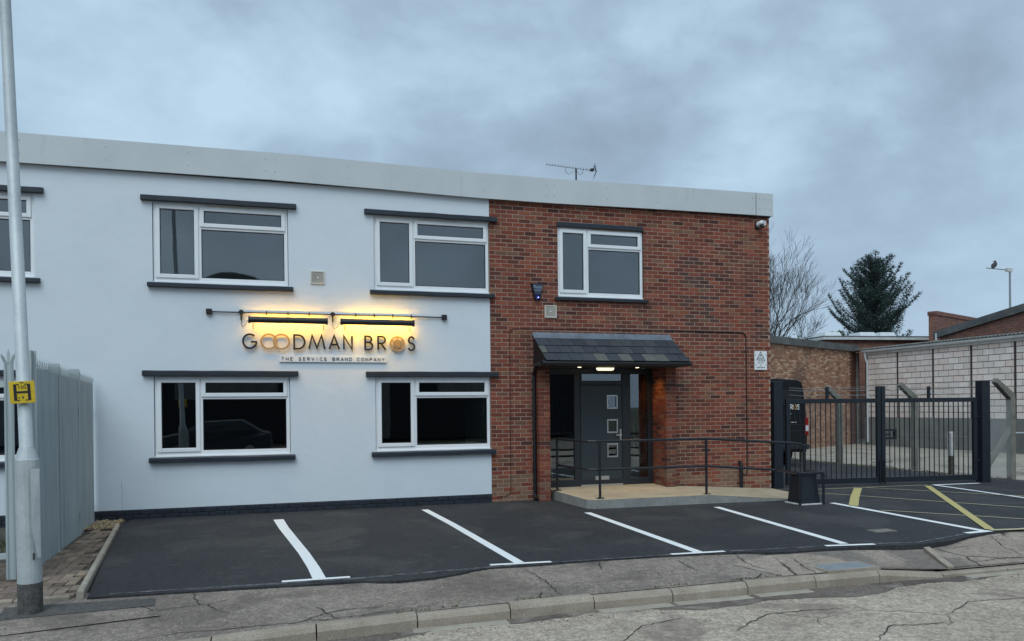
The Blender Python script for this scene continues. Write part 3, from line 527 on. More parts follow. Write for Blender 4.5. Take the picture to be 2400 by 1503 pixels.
# entrance piers
for px0, px1 in ((.845, 1.06), (3.41, 3.625)):
    m = MB(); m.box(px0 + .006, px1 - .006, -.194, .36, -.12, 2.44); pr = m.build('entrance_pier', 'mortar', OB); m = MB()
    for r in range(34):
        z0 = -.11 + r * .075; z1 = min(z0 + .0655, 2.44)
        if r % 2: lay = [(px0, px1, -.20, -.0975), (px0, px1, -.0875, .1275), (px0, px1, .1375, .36)]
        else: lay = [(px0, px0 + .1025, -.20, .015), (px0 + .1125, px1, -.20, .015), (px0, px1, .025, .24), (px0, px1, .25, .36)]
        for a, b, c, d in lay: m.tone = btone(9, z0); m.chbox(a, b, c, d, z0, z1, .003)
    m.build('brickwork_field', 'brick', pr, kind='stuff')
# painted plinth
m = MB(); m.box(-14, -.004, -.006, .25, -.12, .149); pl = m.build('plinth', 'slate_paint', OB)
for r in range(3):
    x = -8.0 - (.1125 if r % 2 else 0)
    while x < -.02:
        m = MB(); z0 = -.078 + r * .075; m.chbox(x, min(x + .215, -.005), -.022 + RND.uniform(-.002, .002), 0, z0, z0 + .066, .004); m.build('painted_brick', 'slate_paint', pl); x += .225
# fascia
FZ = [(-14, 0), (-7.6, 0), (-3.74, .02), (-1.88, .0), (-.38, -.03), (1.15, -.03), (3.3, .005), (5.5, .03), (6.2, .03)]
def fz(x):
    for (a, za), (b, zb) in zip(FZ, FZ[1:]):
        if a <= x <= b: return za + (zb - za) * (x - a) / (b - a)
    return 0
scr = MB()
for a, b in ((-14, -8.61), (-8.60, -3.75), (-3.735, 1.14), (1.155, 5.505), (5.525, 5.912)):
    m = MB(); n = max(1, int((b - a) / .6)); X = [a + (b - a) * i / n for i in range(n + 1)]; vs = []
    for x in X:
        for (y, z) in ((-.085, 5.468), (-.085, 5.915), (-.05, 5.925), (-.05, 5.468)): vs.append((x, y, z + fz(x)))
    fs = [(4 * i + j, 4 * i + 4 + j, 4 * i + 4 + (j + 1) % 4, 4 * i + (j + 1) % 4) for i in range(n) for j in range(4)] + [(0, 1, 2, 3), (4 * n + 3, 4 * n + 2, 4 * n + 1, 4 * n)]
    m.faces(vs, fs); m.build('fascia_panel', 'fascia_white', OB)
    k_ = max(2, round((b - a) / 1.2))
    for i in range(k_ + 1):
        x = a + .07 + (b - a - .14) * i / k_
        for z in (5.60, 5.80): zz = z + fz(x); scr.tube([(x, -.085, zz), (x, -.089, zz)], .009, 6)
scr.build('screw', 'steel_grey', OB, kind='stuff')
for x in (-3.7425, 1.1475): m = MB(); m.box(x - .035, x + .035, -.088, -.0855, 5.47 + fz(x), 5.915 + fz(x)); m.build('cover_strip', 'fascia_white', OB)
m = MB(); m.box(-14, 5.90, -.05, .5, 5.56, 5.905); m.box(5.60, 5.905, .5, 9.2, 5.48, 5.92); m.build('eaves_board', 'fascia_white', OB)
m = MB(); m.box(-14, 5.875, -.049, -.012, 5.475, 5.56); m.build('soffit', 'dark_gap', OB)
# lintels and sills
def bar(name, x0, x1, z0, z1, y0, drop=0.0):
    m = MB(); n = 8; vs = []
    for i in range(n + 1):
        x = x0 + (x1 - x0) * i / n; j = RND.uniform(-.0035, .0035)
        vs += [(x, y0, z0 + j), (x, y0, z1 - drop + j), (x, .02, z1 + j), (x, .02, z0 + j)]
    m.faces(vs, [(4 * i + k, 4 * i + 4 + k, 4 * i + 4 + (k + 1) % 4, 4 * i + (k + 1) % 4) for i in range(n) for k in range(4)] + [(0, 1, 2, 3), (4 * n + 3, 4 * n + 2, 4 * n + 1, 4 * n)])
    return bevel(m.build(name, 'slate_paint', OB), .008)
for (x0, x1, z0, z1) in WIN:
    bar('lintel', x0 - .16, x1 + .135, z1 + .005, z1 + .10, -.075, .012); bar('sill', x0 - .075, x1 + .075, z0 - .092, z0 - .006, -.085, .018)
bar('lintel', 1.295, 3.05, 5.038, 5.125, -.03); bar('sill', 1.24, 3.14, 3.672, 3.745, -.06, .014)
# windows
def window(x0, x1, z0, z1, mull, trans, yb=.035, third=True):
    e = link('window', None, OB); y0, y1 = yb, yb + .07; m = MB(); t = .055
    rect_frame(m, x0 + .008, x1 - .008, z0 + .002, z1 - .004, t, y0, y1, .085); m.box(mull - .032, mull + .032, y0, y1, z0 + .087, z1 - .059); m.box(mull + .032, x1 - .063, y0, y1, trans - .03, trans + .03)
    fr = bevel(m.build('frame', 'upvc', e), .005)
    for (a, b, c, d) in ((x0 + .045, mull - .012, z0 + .07, z1 - .035), (mull + .012, x1 - .045, trans + .008, z1 - .035)):
        m = MB(); rect_frame(m, a, b, c, d, .062, y0 - .022, y0 + .045); bevel(m.build('sash', 'upvc', e), .006)
        m = MB(); rect_frame(m, a + .060, b - .060, c + .060, d - .060, .012, y0 + .004, y0 + .03); m.build('gasket', 'black_plastic', e)
        m = MB(); m.box(a + .058, b - .058, y0 + .012, y0 + .018, c + .058, d - .058); m.build('pane', 'glass', e)
    a, b, c, d = mull + .030, x1 - .061, z0 + .085, trans - .028
    m = MB(); rect_frame(m, a, b, c, d, .014, y0 + .012, y0 + .04); m.build('gasket', 'black_plastic', e)
    m = MB(); m.box(a, b, y0 + .020, y0 + .026, c, d); m.build('pane', 'glass', e)
    m = MB(); m.box(x0 + .01, x1 - .01, y0 - .03, y0 + .02, z0 - .004, z0 + .012); m.build('cill_bead', 'upvc', e)
    if z0 > 3: m = MB(); m.box(mull + .10, mull + .80, y0 - .006, y0 + .004, z1 - .022, z1 - .006); m.build('trickle_vent', 'beige_plastic', e)
    return e
for i, (x0, x1, z0, z1) in enumerate(WIN): window(x0, x1, z0, z1, x0 + .69, z0 + (.905 if z0 > 3 else .945))
window(*W3, W3[0] + .595, W3[2] + .93, .03)
# rooms behind the windows
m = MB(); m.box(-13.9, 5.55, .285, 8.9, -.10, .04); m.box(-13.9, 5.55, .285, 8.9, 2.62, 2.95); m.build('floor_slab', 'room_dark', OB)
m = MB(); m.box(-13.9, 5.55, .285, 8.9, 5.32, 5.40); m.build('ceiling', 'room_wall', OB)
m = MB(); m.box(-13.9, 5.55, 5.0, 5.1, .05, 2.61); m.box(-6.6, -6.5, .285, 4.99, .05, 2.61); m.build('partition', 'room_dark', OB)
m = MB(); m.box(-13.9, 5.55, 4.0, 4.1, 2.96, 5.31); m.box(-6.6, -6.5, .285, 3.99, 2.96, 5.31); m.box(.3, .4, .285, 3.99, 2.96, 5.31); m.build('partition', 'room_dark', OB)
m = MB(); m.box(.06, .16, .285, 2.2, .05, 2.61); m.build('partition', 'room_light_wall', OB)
m = MB(); m.box(.045, .058, .7, 1.5, 1.55, 2.2); m.build('wall_poster', 'sign_white', OB)
m = MB(); m.box(-7.6, -7.18, .16, .17, .95, 2.3); m.build('curtain', 'curtain_blue', OB); m = MB()
for i in range(30):
    a = -9.2 + i * .068; m.prism([(a, .20, .97), (a + .034, .235, .97), (a + .068, .20, .97)], (0, 0, 1.2))
m.build('curtain', 'curtain_blue', OB)
# ---- entrance
YD = .35
ed = link('entrance_screen', None, OB); m = MB()
rect_frame(m, 1.062, 3.408, .165, 2.43, .10, YD, YD + .08, .14); m.box(1.75, 1.875, YD, YD + .08, .305, 2.33); m.box(2.755, 2.93, YD, YD + .08, .305, 2.33); m.box(1.875, 2.755, YD, YD + .08, 2.12, 2.20)
bevel(m.build('frame', 'anthracite', ed), .006)
for a, b, c, d in ((1.162, 1.75, .305, 2.33), (2.93, 3.308, .305, 2.33), (1.875, 2.755, 2.20, 2.33)):
    m = MB(); m.box(a, b, YD + .03, YD + .037, c, d); m.build('pane', 'glass', ed)
m = MB(); m.box(1.88, 2.75, YD - .01, YD + .05, .175, .205); m.build('threshold', 'chrome', ed)
dr = MB(); wall_grid(dr, 1.885, 2.745, .215, 2.11, YD + .006, YD + .05, [(2.45, 2.63, z, z + .22) for z in (.74, 1.21, 1.68)]); dr = dr.build('entrance_door', 'door_leaf', OB)
for z in (.74, 1.21, 1.68):
    m = MB(); rect_frame(m, 2.425, 2.655, z - .025, z + .245, .028, YD - .008, YD + .012); bevel(m.build('pane_surround', 'chrome', dr), .004)
    m = MB(); m.box(2.45, 2.63, YD + .02, YD + .026, z, z + .22); m.build('pane', 'glass', dr)
m = MB(); m.box(2.695, 2.725, YD - .006, YD + .006, 1.02, 1.26); m.tube([(2.71, YD - .005, 1.145), (2.71, YD - .05, 1.145), (2.60, YD - .05, 1.145)], .011, 8); m.build('handle', 'chrome', dr)
m = MB(); m.box(2.17, 2.46, YD - .012, YD + .006, .285, .36); m.box(2.19, 2.44, YD - .018, YD - .0125, .297, .348); bevel(m.build('letter_plate', 'chrome', dr), .003)
# things seen through the side lights
m = MB(); m.prism([(1.30, .46, .10), (1.39, .46, .10), (1.24, .50, 1.55), (1.15, .50, 1.55)], (0, .03, 0)); m.build('wood_plank', 'plank_wood', label='pale timber plank leaning inside the left glass panel of the entrance', cat='plank')
e = empty('staircase', (2.9, 1.0, .04), 'white balustrade of the stair seen through the right side light', 'staircase')
for i in range(7): m = MB(); x = .14 + i * .13; m.box(x, x + .035, 0, .035, .15 + i * .10, 1.05 + i * .10); m.build('baluster', 'stair_white', e)
m = MB(); m.prism([(0, -.02, .02), (1.1, -.02, .90), (1.1, -.02, 1.10), (0, -.02, .22)], (0, .07, 0)); m.build('string', 'stair_white', e); m = MB(); m.prism([(0, -.01, .95), (1.1, -.01, 1.80), (1.1, -.01, 1.87), (0, -.01, 1.02)], (0, .05, 0)); m.build('handrail', 'plank_wood', e)
e = empty('clothes_rail', (1.2, 1.3, .04), 'dark blue clothes hanging behind the left glass panel of the entrance', 'clothes rail')
m = MB(); m.tube([(0, 0, 1.95), (.95, 0, 1.95)], .012, 6); m.tube([(0, 0, 0), (0, 0, 1.95)], .012, 6); m.tube([(.95, 0, 0), (.95, 0, 1.95)], .012, 6); m.build('rail', 'chrome', e)
for i in range(9):
    x = .06 + i * .10; hh = RND.uniform(.75, 1.0); m = MB(); m.prism([(x, -.22, 1.88), (x, 0, 1.93), (x, .22, 1.88), (x, .25, 1.93 - hh), (x, -.25, 1.93 - hh)], (.05, 0, 0)); m.build('garment', 'garment_red' if i == 7 else 'garment', e)
# ---- slate canopy
cn = link('canopy', None, OB); CX0, CX1, YF, ZT, ZB = .80, 3.62, -.73, 3.02, 2.52
m = MB(); m.prism([(CX0 + .02, -.004, ZB - .02), (CX0 + .02, YF + .04, ZB - .02), (CX0 + .02, -.004, ZT - .03)], (CX1 - CX0 - .04, 0, 0)); m.build('roof_body', 'black_plastic', cn)
m = MB(); m.box(CX0 - .06, CX1 + .04, YF + .02, -.203, ZB - .085, ZB - .022); m.box(1.063, 3.407, -.2025, YD, ZB - .085, ZB - .03); m.build('soffit', 'dark_gap', cn)
m = MB(); m.box(1.062, 3.408, -.06, YD - .001, 2.431, 2.434); m.build('soffit_lining', 'anthracite', cn)
sl_ = Vector((0, YF, ZB - ZT)); ln = sl_.length; dv = sl_.normalized(); nv = Vector((0, dv.z, -dv.y)); nv = nv if nv.z > 0 else -nv
ST = [((.042, .050, .062), 6), ((.036, .044, .056), 5), ((.052, .059, .068), 2), ((.040, .047, .057), 3)]; ST = [c for c, n in ST for _ in range(n)]
for r in range(3):
    s0 = .10 + r * (ln - .10) / 3; s1 = s0 + (ln - .10) / 3 + .02; x = CX0 - (.12 if r % 2 else 0)
    while x < CX1:
        a, b = max(x, CX0), min(x + .236, CX1); x += .24
        if b - a < .02: continue
        m = MB(); t = RND.choice(ST)
        if (r == 2 and (1.70 < a < 1.95 or 2.20 < a < 2.4 or 2.6 < a < 3.1)) or (r == 1 and a < .82) : t = (.105, .112, .100)
        f = RND.uniform(.92, 1.1); m.tone = tuple(v * f for v in t); lift0 = .004; lift1 = .016 + RND.uniform(0, .004)
        P0 = Vector((0, 0, ZT)) + dv * s0; P1 = Vector((0, 0, ZT)) + dv * (s1 + RND.uniform(-.004, .004)); A = P0 + nv * lift0; B = P1 + nv * lift1; C = P1 + nv * (lift1 - .009); D = P0 + nv * (lift0 - .009)
        m.prism([(a + .002, A.y, A.z), (a + .002, B.y, B.z), (a + .002, C.y, C.z), (a + .002, D.y, D.z)], (b - a - .004, 0, 0)); m.build('slate', 'slate_tile', cn, fix=True)
A = Vector((0, -.002, ZT + .055)); B = Vector((0, 0, ZT)) + dv * .015 + nv * .02; C = Vector((0, 0, ZT)) + dv * .125 + nv * .014
m = MB(); m.prism([(CX0, A.y, A.z), (CX0, B.y, B.z), (CX0, C.y, C.z), (CX0, C.y + .01, C.z - .012), (CX0, A.y + .001, A.z - .05)], (CX1 - CX0, 0, 0)); m.build('flashing', 'lead', cn, fix=True)
for x in (1.60, 2.76):
    e = empty('downlight', (x, -.30, ZB - .085), 'small lit downlight in the canopy soffit, %s of the bulkhead lamp' % ('left' if x < 2 else 'right'), 'light', 'downlights under the canopy')
    m = MB(); m.tube([(0, 0, .004), (0, 0, -.012)], .045, 14); m.build('bezel', 'chrome', e); m = MB(); m.tube([(0, 0, -.010), (0, 0, -.016)], .032, 12); m.build('lens', 'downlight_glow', e)
    L = bpy.data.lights.new('spot', 'SPOT'); L.energy = 17; L.color = (1.0, .58, .20); L.spot_size = math.radians(95); L.spot_blend = .7; L.shadow_soft_size = .03
    lo = bpy.data.objects.new('spot', L); COL.objects.link(lo); lo.parent = e; lo.location = (0, 0, -.03); lo.rotation_euler = (math.radians(-22), 0, 0)
L = bpy.data.lights.new('spot', 'SPOT'); L.energy = 15; L.color = (1.0, .50, .10); L.spot_size = math.radians(100); L.spot_blend = .9; L.shadow_soft_size = .06
e = empty('downlight', (3.06, .06, 2.431), 'amber downlight tucked beside the right entrance pier', 'light'); m = MB(); m.tube([(0, 0, .002), (0, 0, -.010)], .04, 14); m.build('bezel', 'chrome', e)
lo = bpy.data.objects.new('spot', L); COL.objects.link(lo); lo.parent = e; lo.location = (0, 0, -.02); lo.rotation_euler = (math.radians(0), math.radians(-17), 0)
e = empty('bulkhead_lamp', (2.10, -.32, ZB - .087), 'long pale lit bulkhead lamp under the slate canopy', 'lamp')
m = MB(); m.box(-.17, .17, -.05, .05, -.02, 0); m.build('base', 'cream_plastic', e); m = MB(); m.topbox(-.16, .16, -.045, .045, -.02, .03, .02); o = bevel(m.build('diffuser', 'bulkhead_glow', e), .006); o.data.transform(Matrix.Scale(-1, 4, (0, 0, 1))); o.data.transform(Matrix.Translation((0, 0, -.04)))

# ------------------------------------------------------------------ landing, ramp, railings
e = empty('entrance_ramp', (0, 0, 0), 'concrete landing and ramp with sandy top at the entrance', 'ramp')
top = [(1.15, .345, .175), (1.17, -.40, .165), (1.24, -1.44, .150), (1.36, -1.53, .148), (3.5, -1.60, .148), (5.05, -1.72, .022), (5.75, -1.0, .012), (5.86, -.012, .012), (3.63, -.012, .155), (3.63, -.21, .155), (3.40, -.21, .156), (3.40, .345, .175)]
m = MB(); tp = [(x, y, z) for x, y, z in top]
for f in ([0, 1, 9, 10, 11], [1, 2, 3, 4, 9], [4, 5, 6, 7, 8, 9]): m.poly([tp[i] for i in f])
m.build('screed', 'ramp_screed', e); m = MB()
for i in range(0, 7):
    a, b = tp[i], tp[i + 1]; m.poly([(a[0], a[1], -.05), (b[0], b[1], -.05), (b[0], b[1], b[2] - .002), (a[0], a[1], a[2] - .002)])
m.build('slab_edge', 'slab_concrete', e)
e = empty('handrail', (0, 0, 0), 'dark painted tubular handrail around the entrance ramp', 'handrail')
def rail(pts, name='rail', r=.021): m = MB(); m.tube(pts, r, 10); m.build(name, 'rail_paint', e, smooth=False)
rail([(1.22, -.10, 1.04), (1.22, -.12, 1.10), (1.225, -.17, 1.115), (1.29, -1.22, 1.115), (1.33, -1.33, 1.115), (1.44, -1.385, 1.115), (3.5, -1.46, 1.12), (5.30, -1.50, 1.00), (5.42, -1.50, .985), (5.48, -1.50, .955), (5.50, -1.50, .89), (5.50, -1.50, 0.01)])
rail([(1.22, -.12, .64), (1.29, -1.22, .64), (1.33, -1.33, .64), (1.44, -1.385, .64), (3.5, -1.46, .64), (4.9, -1.50, .53)]); rail([(4.88, -1.50, .535), (4.92, -1.51, .53), (4.70, -2.36, .545), (4.73, -2.42, .545), (5.13, -2.43, .55), (5.17, -2.40, .55), (5.49, -1.55, .50)], 'guard_rail')
for i, (x, y, z0, z1) in enumerate(((1.22, -.11, .165, 1.06), (1.51, -1.385, .148, 1.10), (3.5, -1.46, .14, 1.11), (4.705, -2.41, 0, .54), (5.165, -2.425, 0, .54))):
    rail([(x, y, z0), (x, y, z1)], 'post', .022)
    if i < 3:
        m = MB(); m.box(x - .06, x + .06, y - .05, y + .05, z0, z0 + .012)
        for sx in (-.04, .04): m.tube([(x + sx, y - .03, z0 + .012), (x + sx, y - .03, z0 + .028)], .009, 6)
        m.build('base_plate', 'rail_paint', e)
e = empty('litter_bin', (4.97, -2.16, 0), 'dark tapered square bin standing inside the end of the handrail', 'bin')
m = MB(); b0, b1 = .19, .145; m.faces([(-b0, -b0, .02), (b0, -b0, .02), (b0, b0, .02), (-b0, b0, .02), (-b1, -b1, .49), (b1, -b1, .49), (b1, b1, .49), (-b1, b1, .49)], [(0, 3, 2, 1), (4, 5, 6, 7), (0, 1, 5, 4), (1, 2, 6, 5), (2, 3, 7, 6), (3, 0, 4, 7)]); bevel(m.build('body', 'gate_paint', e), .008)
m = MB(); m.topbox(-.155, .155, -.155, .155, .492, .525, .012); m.build('lid', 'rail_paint', e); m = MB(); m.topbox(-.22, .22, -.22, .22, 0, .02, .005); m.build('foot', 'marker_white', e)
m = MB(); m.tube([(5.14, -.06, 0), (5.14, -.06, .50), (5.14, -.055, .54), (5.14, .0, .565)], .035, 10); m.tube([(5.14, -.062, .42), (5.14, -.062, .47)], .042, 10); m.build('waste_pipe', 'black_plastic', label='short black waste pipe at the foot of the brick wall', cat='pipe')

# ------------------------------------------------------------------ fittings on the walls
e = empty('drainpipe', (.80, -.06, 0), 'black drainpipe beside the left entrance pier', 'drainpipe')
m = MB(); m.tube([(-.02, -.20, 2.44), (0, -.06, 2.36), (0, 0, 2.28), (0, 0, .12), (0, -.02, .06), (0, -.10, .03)], .034, 10); m.build('pipe', 'black_plastic', e)
for z in (.55, 1.6, 2.2): m = MB(); m.tube([(0, 0, z), (0, 0, z + .05)], .041, 10); m.build('collar', 'black_plastic', e)
m = MB(); m.tube([(-.06, -.64, 2.475), (2.86, -.64, 2.475)], .045, 10); m.build('gutter', 'black_plastic', e)
def vent(x0, x1, z0, z1, lab):
    e = empty('wall_vent', ((x0 + x1) / 2, 0, z0), lab, 'vent', 'louvred wall vents'); w_ = (x1 - x0) / 2; h = z1 - z0
    m = MB(); rect_frame(m, -w_, w_, 0, h, .02, -.022, 0); bevel(m.build('frame', 'beige_plastic', e), .004)
    m = MB(); m.box(-w_ + .02, w_ - .02, -.004, 0, .02, h - .02); m.build('backing', 'old_wood', e)
    for i in range(10): z = .022 + i * (h - .044) / 10; m = MB(); m.prism([(-w_ + .02, -.004, z + .008), (-w_ + .02, -.019, z), (-w_ + .02, -.019, z + .007), (-w_ + .02, -.004, z + .0155)], (2 * w_ - .04, 0, 0)); m.build('louvre', 'beige_plastic', e)
    m = MB(); m.box(-.012, .012, -.024, -.019, h / 2 - .012, h / 2 + .012); m.build('boss', 'sign_white', e)
vent(-3.12, -2.89, 3.81, 4.03, 'beige louvred vent on the white render between upper windows'); vent(1.04, 1.275, 3.345, 3.575, 'beige louvred vent on the brick below the alarm box')
e = empty('alarm_box', (.89, 0, 3.68), 'dark blue alarm box with lit blue lamp on the brick wall', 'alarm')
m = MB(); m.faces([(-.125, 0, .29), (.125, 0, .29), (.055, 0, .0), (-.055, 0, .0), (-.105, -.075, .275), (.105, -.075, .275), (.05, -.06, .01), (-.05, -.06, .01)], [(0, 1, 5, 4), (4, 5, 6, 7), (1, 2, 6, 5), (3, 0, 4, 7), (2, 3, 7, 6)]); bevel(m.build('case', 'alarm_blue', e, fix=True), .01)
m = MB(); m.poly([(-.088, -.0785, .258), (-.052, -.0670, .085), (.052, -.0670, .085), (.088, -.0785, .258)]); m.build('face_plate', 'alarm_face', e)
t_ = text('Read', .085, (0, -.079, .215), 'alarm_print', e, depth=.001); m = MB(); m.box(-.078, .078, -.079, -.0755, .166, .171); m.box(-.066, .066, -.0775, -.0735, .142, .149); m.build('print_line', 'alarm_print', e)
m = MB(); m.tube([(0, -.035, .045), (0, -.05, .02), (0, -.055, -.012)], [.05, .048, .03], 14); m.build('lens', 'blue_lens', e, smooth=True); m = MB(); m.tube([(0, -.098, .022), (0, -.104, .022)], .008, 8); m.build('strobe', 'led_blue', e)
e = empty('security_camera', (5.58, 0, 5.27), 'white dome security camera under the fascia at the brick corner', 'camera')
m = MB(); m.box(-.035, .04, -.03, 0, -.03, .10); m.build('bracket', 'black_plastic', e); m = MB(); m.tube([(.03, -.02, .06), (.05, -.10, .07), (.06, -.17, .05)], [.05, .055, .05], 12); bevel(m.build('housing', 'sign_white', e, smooth=False), .006); m = MB(); m.tube([(.03, -.14, .02), (.03, -.17, -.03)], [.045, .03], 12); m.build('lens', 'black_plastic', e)
e = empty('warning_sign', (5.645, -.006, 2.41), 'white CCTV warning sign screwed to the brick near the corner', 'sign')
m = MB(); m.box(-.145, .145, -.006, .006, 0, .375); m.build('plate', 'sign_white', e); m = MB(); strokes(m, [[(0, 0), (.5, 1), (1, 0), (0, 0)]], -.075, .07, .235, .355, -.008, .012, .002); m.build('triangle', 'sign_black', e)
m = MB(); m.prism([(-.03, -.008, .275), (-.012, -.008, .262), (.022, -.008, .292), (.006, -.008, .308)], (0, .0015, 0)); m.build('camera_symbol', 'sign_black', e)
for s_, z, q in (('Warning', .200, .060), ('CCTV', .145, .055), ('in', .097, .045), ('operation', .050, .050)): text(s_, q, (-.003, -.0075, z), 'sign_black', e, depth=.001)
for x in (-.118, .118):
    for z in (.10, .30): m = MB(); m.tube([(x, -.006, z), (x, -.011, z)], .011, 8); m.build('screw', 'steel_grey', e)
m = MB(); m.tube([(3.64, -.012, 3.165), (5.20, -.012, 3.15), (5.27, -.012, 3.13), (5.305, -.012, 3.07), (5.31, -.012, .42), (5.30, -.012, .34), (5.26, -.012, .30), (5.20, -.012, .33), (5.17, -.012, .40)], .011, 6); m.build('wall_cable', 'brown_cable', label='dark brown cable running down the brick beside the warning sign', cat='cable')
m = MB(); m.tube([(3.6, -.006, 3.155), (.46, -.006, 3.135), (.385, -.006, 3.11), (.365, -.006, 3.04), (.36, -.006, .22), (.33, -.006, .13), (.25, -.006, .095), (.10, -.006, .09)], .005, 5); m.build('wall_cable', 'brown_cable', label='thin cable looping over the brick left of the drainpipe', cat='cable')
# TV aerial
e = empty('tv_aerial', (2.33, 1.58, 5.80), 'TV aerial on a short dark mast above the roof edge', 'aerial')
m = MB(); m.tube([(0, 0, 0), (0, 0, .86)], .018, 8); m.build('mast', 'black_plastic', e)
def ap(t, dz=0): return Vector((-.60 + 1.02 * t, .18 - .31 * t, .955 - .15 * t + dz))
m = MB(); m.tube([ap(0), ap(1)], .007, 6); m.tube([ap(.38), ap(.38, -.09) , ap(.44, -.14), Vector((0, 0, .83)), ap(.66, -.12), ap(.72, -.08), ap(.72)], .007, 6); m.build('boom', 'steel_grey', e)
m = MB(); pv = Vector((.29, .957, 0)).normalized()
for i in range(16): c_ = ap(.02 + i * .055); m.tube([c_ - pv * .07 + Vector((.0, 0, .012)), c_ + pv * .07 + Vector((.0, 0, .012))], .0045, 4)
m.build('director', 'steel_grey', e, kind='stuff')
m = MB(); c_ = ap(.985)
for sg in (1, -1):
    m.tube([c_, c_ + Vector((-.045, .01, .115 * sg))], .009, 6)
    for q in (.4, .7, 1.0): d_ = c_ + Vector((-.045 * q, .01 * q, .115 * sg * q)); m.tube([d_ - pv * .16, d_ + pv * .16], .0045, 4)
m.build('reflector', 'black_plastic', e); m = MB(); c_ = ap(.90); m.box(c_.x - .03, c_.x + .03, c_.y - .04, c_.y + .04, c_.z - .01, c_.z + .035); m.build('dipole_box', 'black_plastic', e)

# ---- company sign
e = empty('company_sign', (0, 0, 0), 'raised lettering GOODMAN BROS with gold rings on the white render', 'sign')
ZL0, ZL1, YL = 2.70, 2.958, -.055; SW = .030
for ch, a, b in (('G', -4.216, -3.975), ('D', -3.412, -3.212), ('M', -3.174, -2.886), ('A', -2.842, -2.649), ('N', -2.601, -2.436), ('B', -2.245, -2.092), ('R', -2.024, -1.867), ('S', -1.505, -1.363)):
    m = MB(); strokes(m, GL[ch], a + SW / 2, b - SW / 2, ZL0 + SW / 2, ZL1 - SW / 2, YL, SW, .022); m.build('letter', 'sign_black', e)
for i, (a, b) in enumerate(((-3.934, -3.663), (-3.735, -3.462))):
    m = MB(); strokes(m, [arc(.5, .5, .5, .5, 0, 360, 40)], a + SW / 2, b - SW / 2, 2.694 + SW / 2, 2.964 - SW / 2, YL - .004 * i, SW * .95, .018); m.build('ring', 'sign_gold', e)
m = MB(); cx, cz, R0 = -1.679, 2.823, .133
strokes(m, [arc(.5, .5, .5, .5, 0, 360, 40)], cx - R0 + .014, cx + R0 - .014, cz - R0 + .014, cz + R0 - .014, YL, .028, .02)
P6 = [(cx + .112 * math.cos(math.radians(90 + 60 * i)), cz + .112 * math.sin(math.radians(90 + 60 * i))) for i in range(6)]; Q6 = [(cx + .062 * math.cos(math.radians(60 * i)), cz + .062 * math.sin(math.radians(60 * i))) for i in range(6)]
H6 = [(cx + .062 * math.cos(math.radians(30 + 60 * i)), cz + .062 * math.sin(math.radians(30 + 60 * i))) for i in range(6)]
segs = [(P6[i], P6[(i + 2) % 6]) for i in range(6)] + [(H6[i], H6[(i + 1) % 6]) for i in range(6)] + [(H6[i], H6[(i + 2) % 6]) for i in range(6)] + [(P6[i], (cx, cz)) for i in range(6)]
for i, (a, b) in enumerate(segs): strokes(m, [[a, b]], 0, 1, 0, 1, YL + .003 + .0003 * i, .0085, .010)
m.build('lattice_disc', 'sign_gold', e)
for x, z in ((-4.1, 2.8), (-3.3, 2.8), (-3.03, 2.75), (-2.75, 2.78), (-2.5, 2.8), (-2.2, 2.8), (-1.98, 2.8), (-1.43, 2.8), (-3.92, 2.83), (-3.47, 2.83), (-1.80, 2.83)): pass
e = empty('slogan_strip', (0, 0, 0), 'white strip reading THE SERVICE BRAND COMPANY below the raised lettering', 'sign')
m = MB(); m.box(-3.635, -1.868, -.030, -.004, 2.498, 2.592); m.build('strip', 'white_render', e)
TX = 'THE SERVICE BRAND COMPANY'; x = -3.610; adv = 1.715 / 24.6
m = MB()
for i, ch in enumerate(TX):
    if ch == ' ': x += adv * .92; continue
    wd = {'I': .012, 'M': .052, 'O': .046, 'C': .042, 'E': .030, 'S': .032, 'T': .038}.get(ch, .040)
    strokes(m, GL[ch], x + (adv - wd) / 2 - .005, x + (adv + wd) / 2 - .005, 2.523, 2.572, -.0345, .0085, .004); x += adv
m.build('lettering', 'sign_black', e, kind='stuff')
# ---- sign lamps and their conduit
e = empty('lamp_conduit', (0, 0, 0), 'black conduit with junction boxes above the company sign', 'conduit')
m = MB(); m.tube([(-4.70, -.03, 3.30), (-.86, -.03, 3.30)], .011, 8); m.build('pipe', 'black_plastic', e)
for x in (-4.715, -.845): m = MB(); m.box(x - .045, x + .045, -.06, 0, 3.257, 3.347); bevel(m.build('socket_box', 'black_plastic', e), .008)
for x in (-4.225, -2.765): m = MB(); m.tube([(x, 0, 3.305), (x, -.055, 3.305)], .038, 14); m.tube([(x, -.03, 3.30), (x, -.03, 3.175)], .014, 8); m.build('junction_box', 'black_plastic', e)
for x in (-3.83, -3.49, -3.15, -2.38, -2.07, -1.75, -1.43): m = MB(); m.box(x - .008, x + .008, -.046, 0, 3.270, 3.330); m.build('saddle', 'black_plastic', e)
for x in (-4.225, -2.765): m = MB(); m.tube([(x, -.03, 3.18), (x, -.035, 3.10), (x + .02, -.06, 3.055), (x + .06, -.10, 3.08), (x + .10, -.14, 3.15), (x + .14, -.17, 3.18)], .004, 5); m.build('flex', 'brown_cable', e)
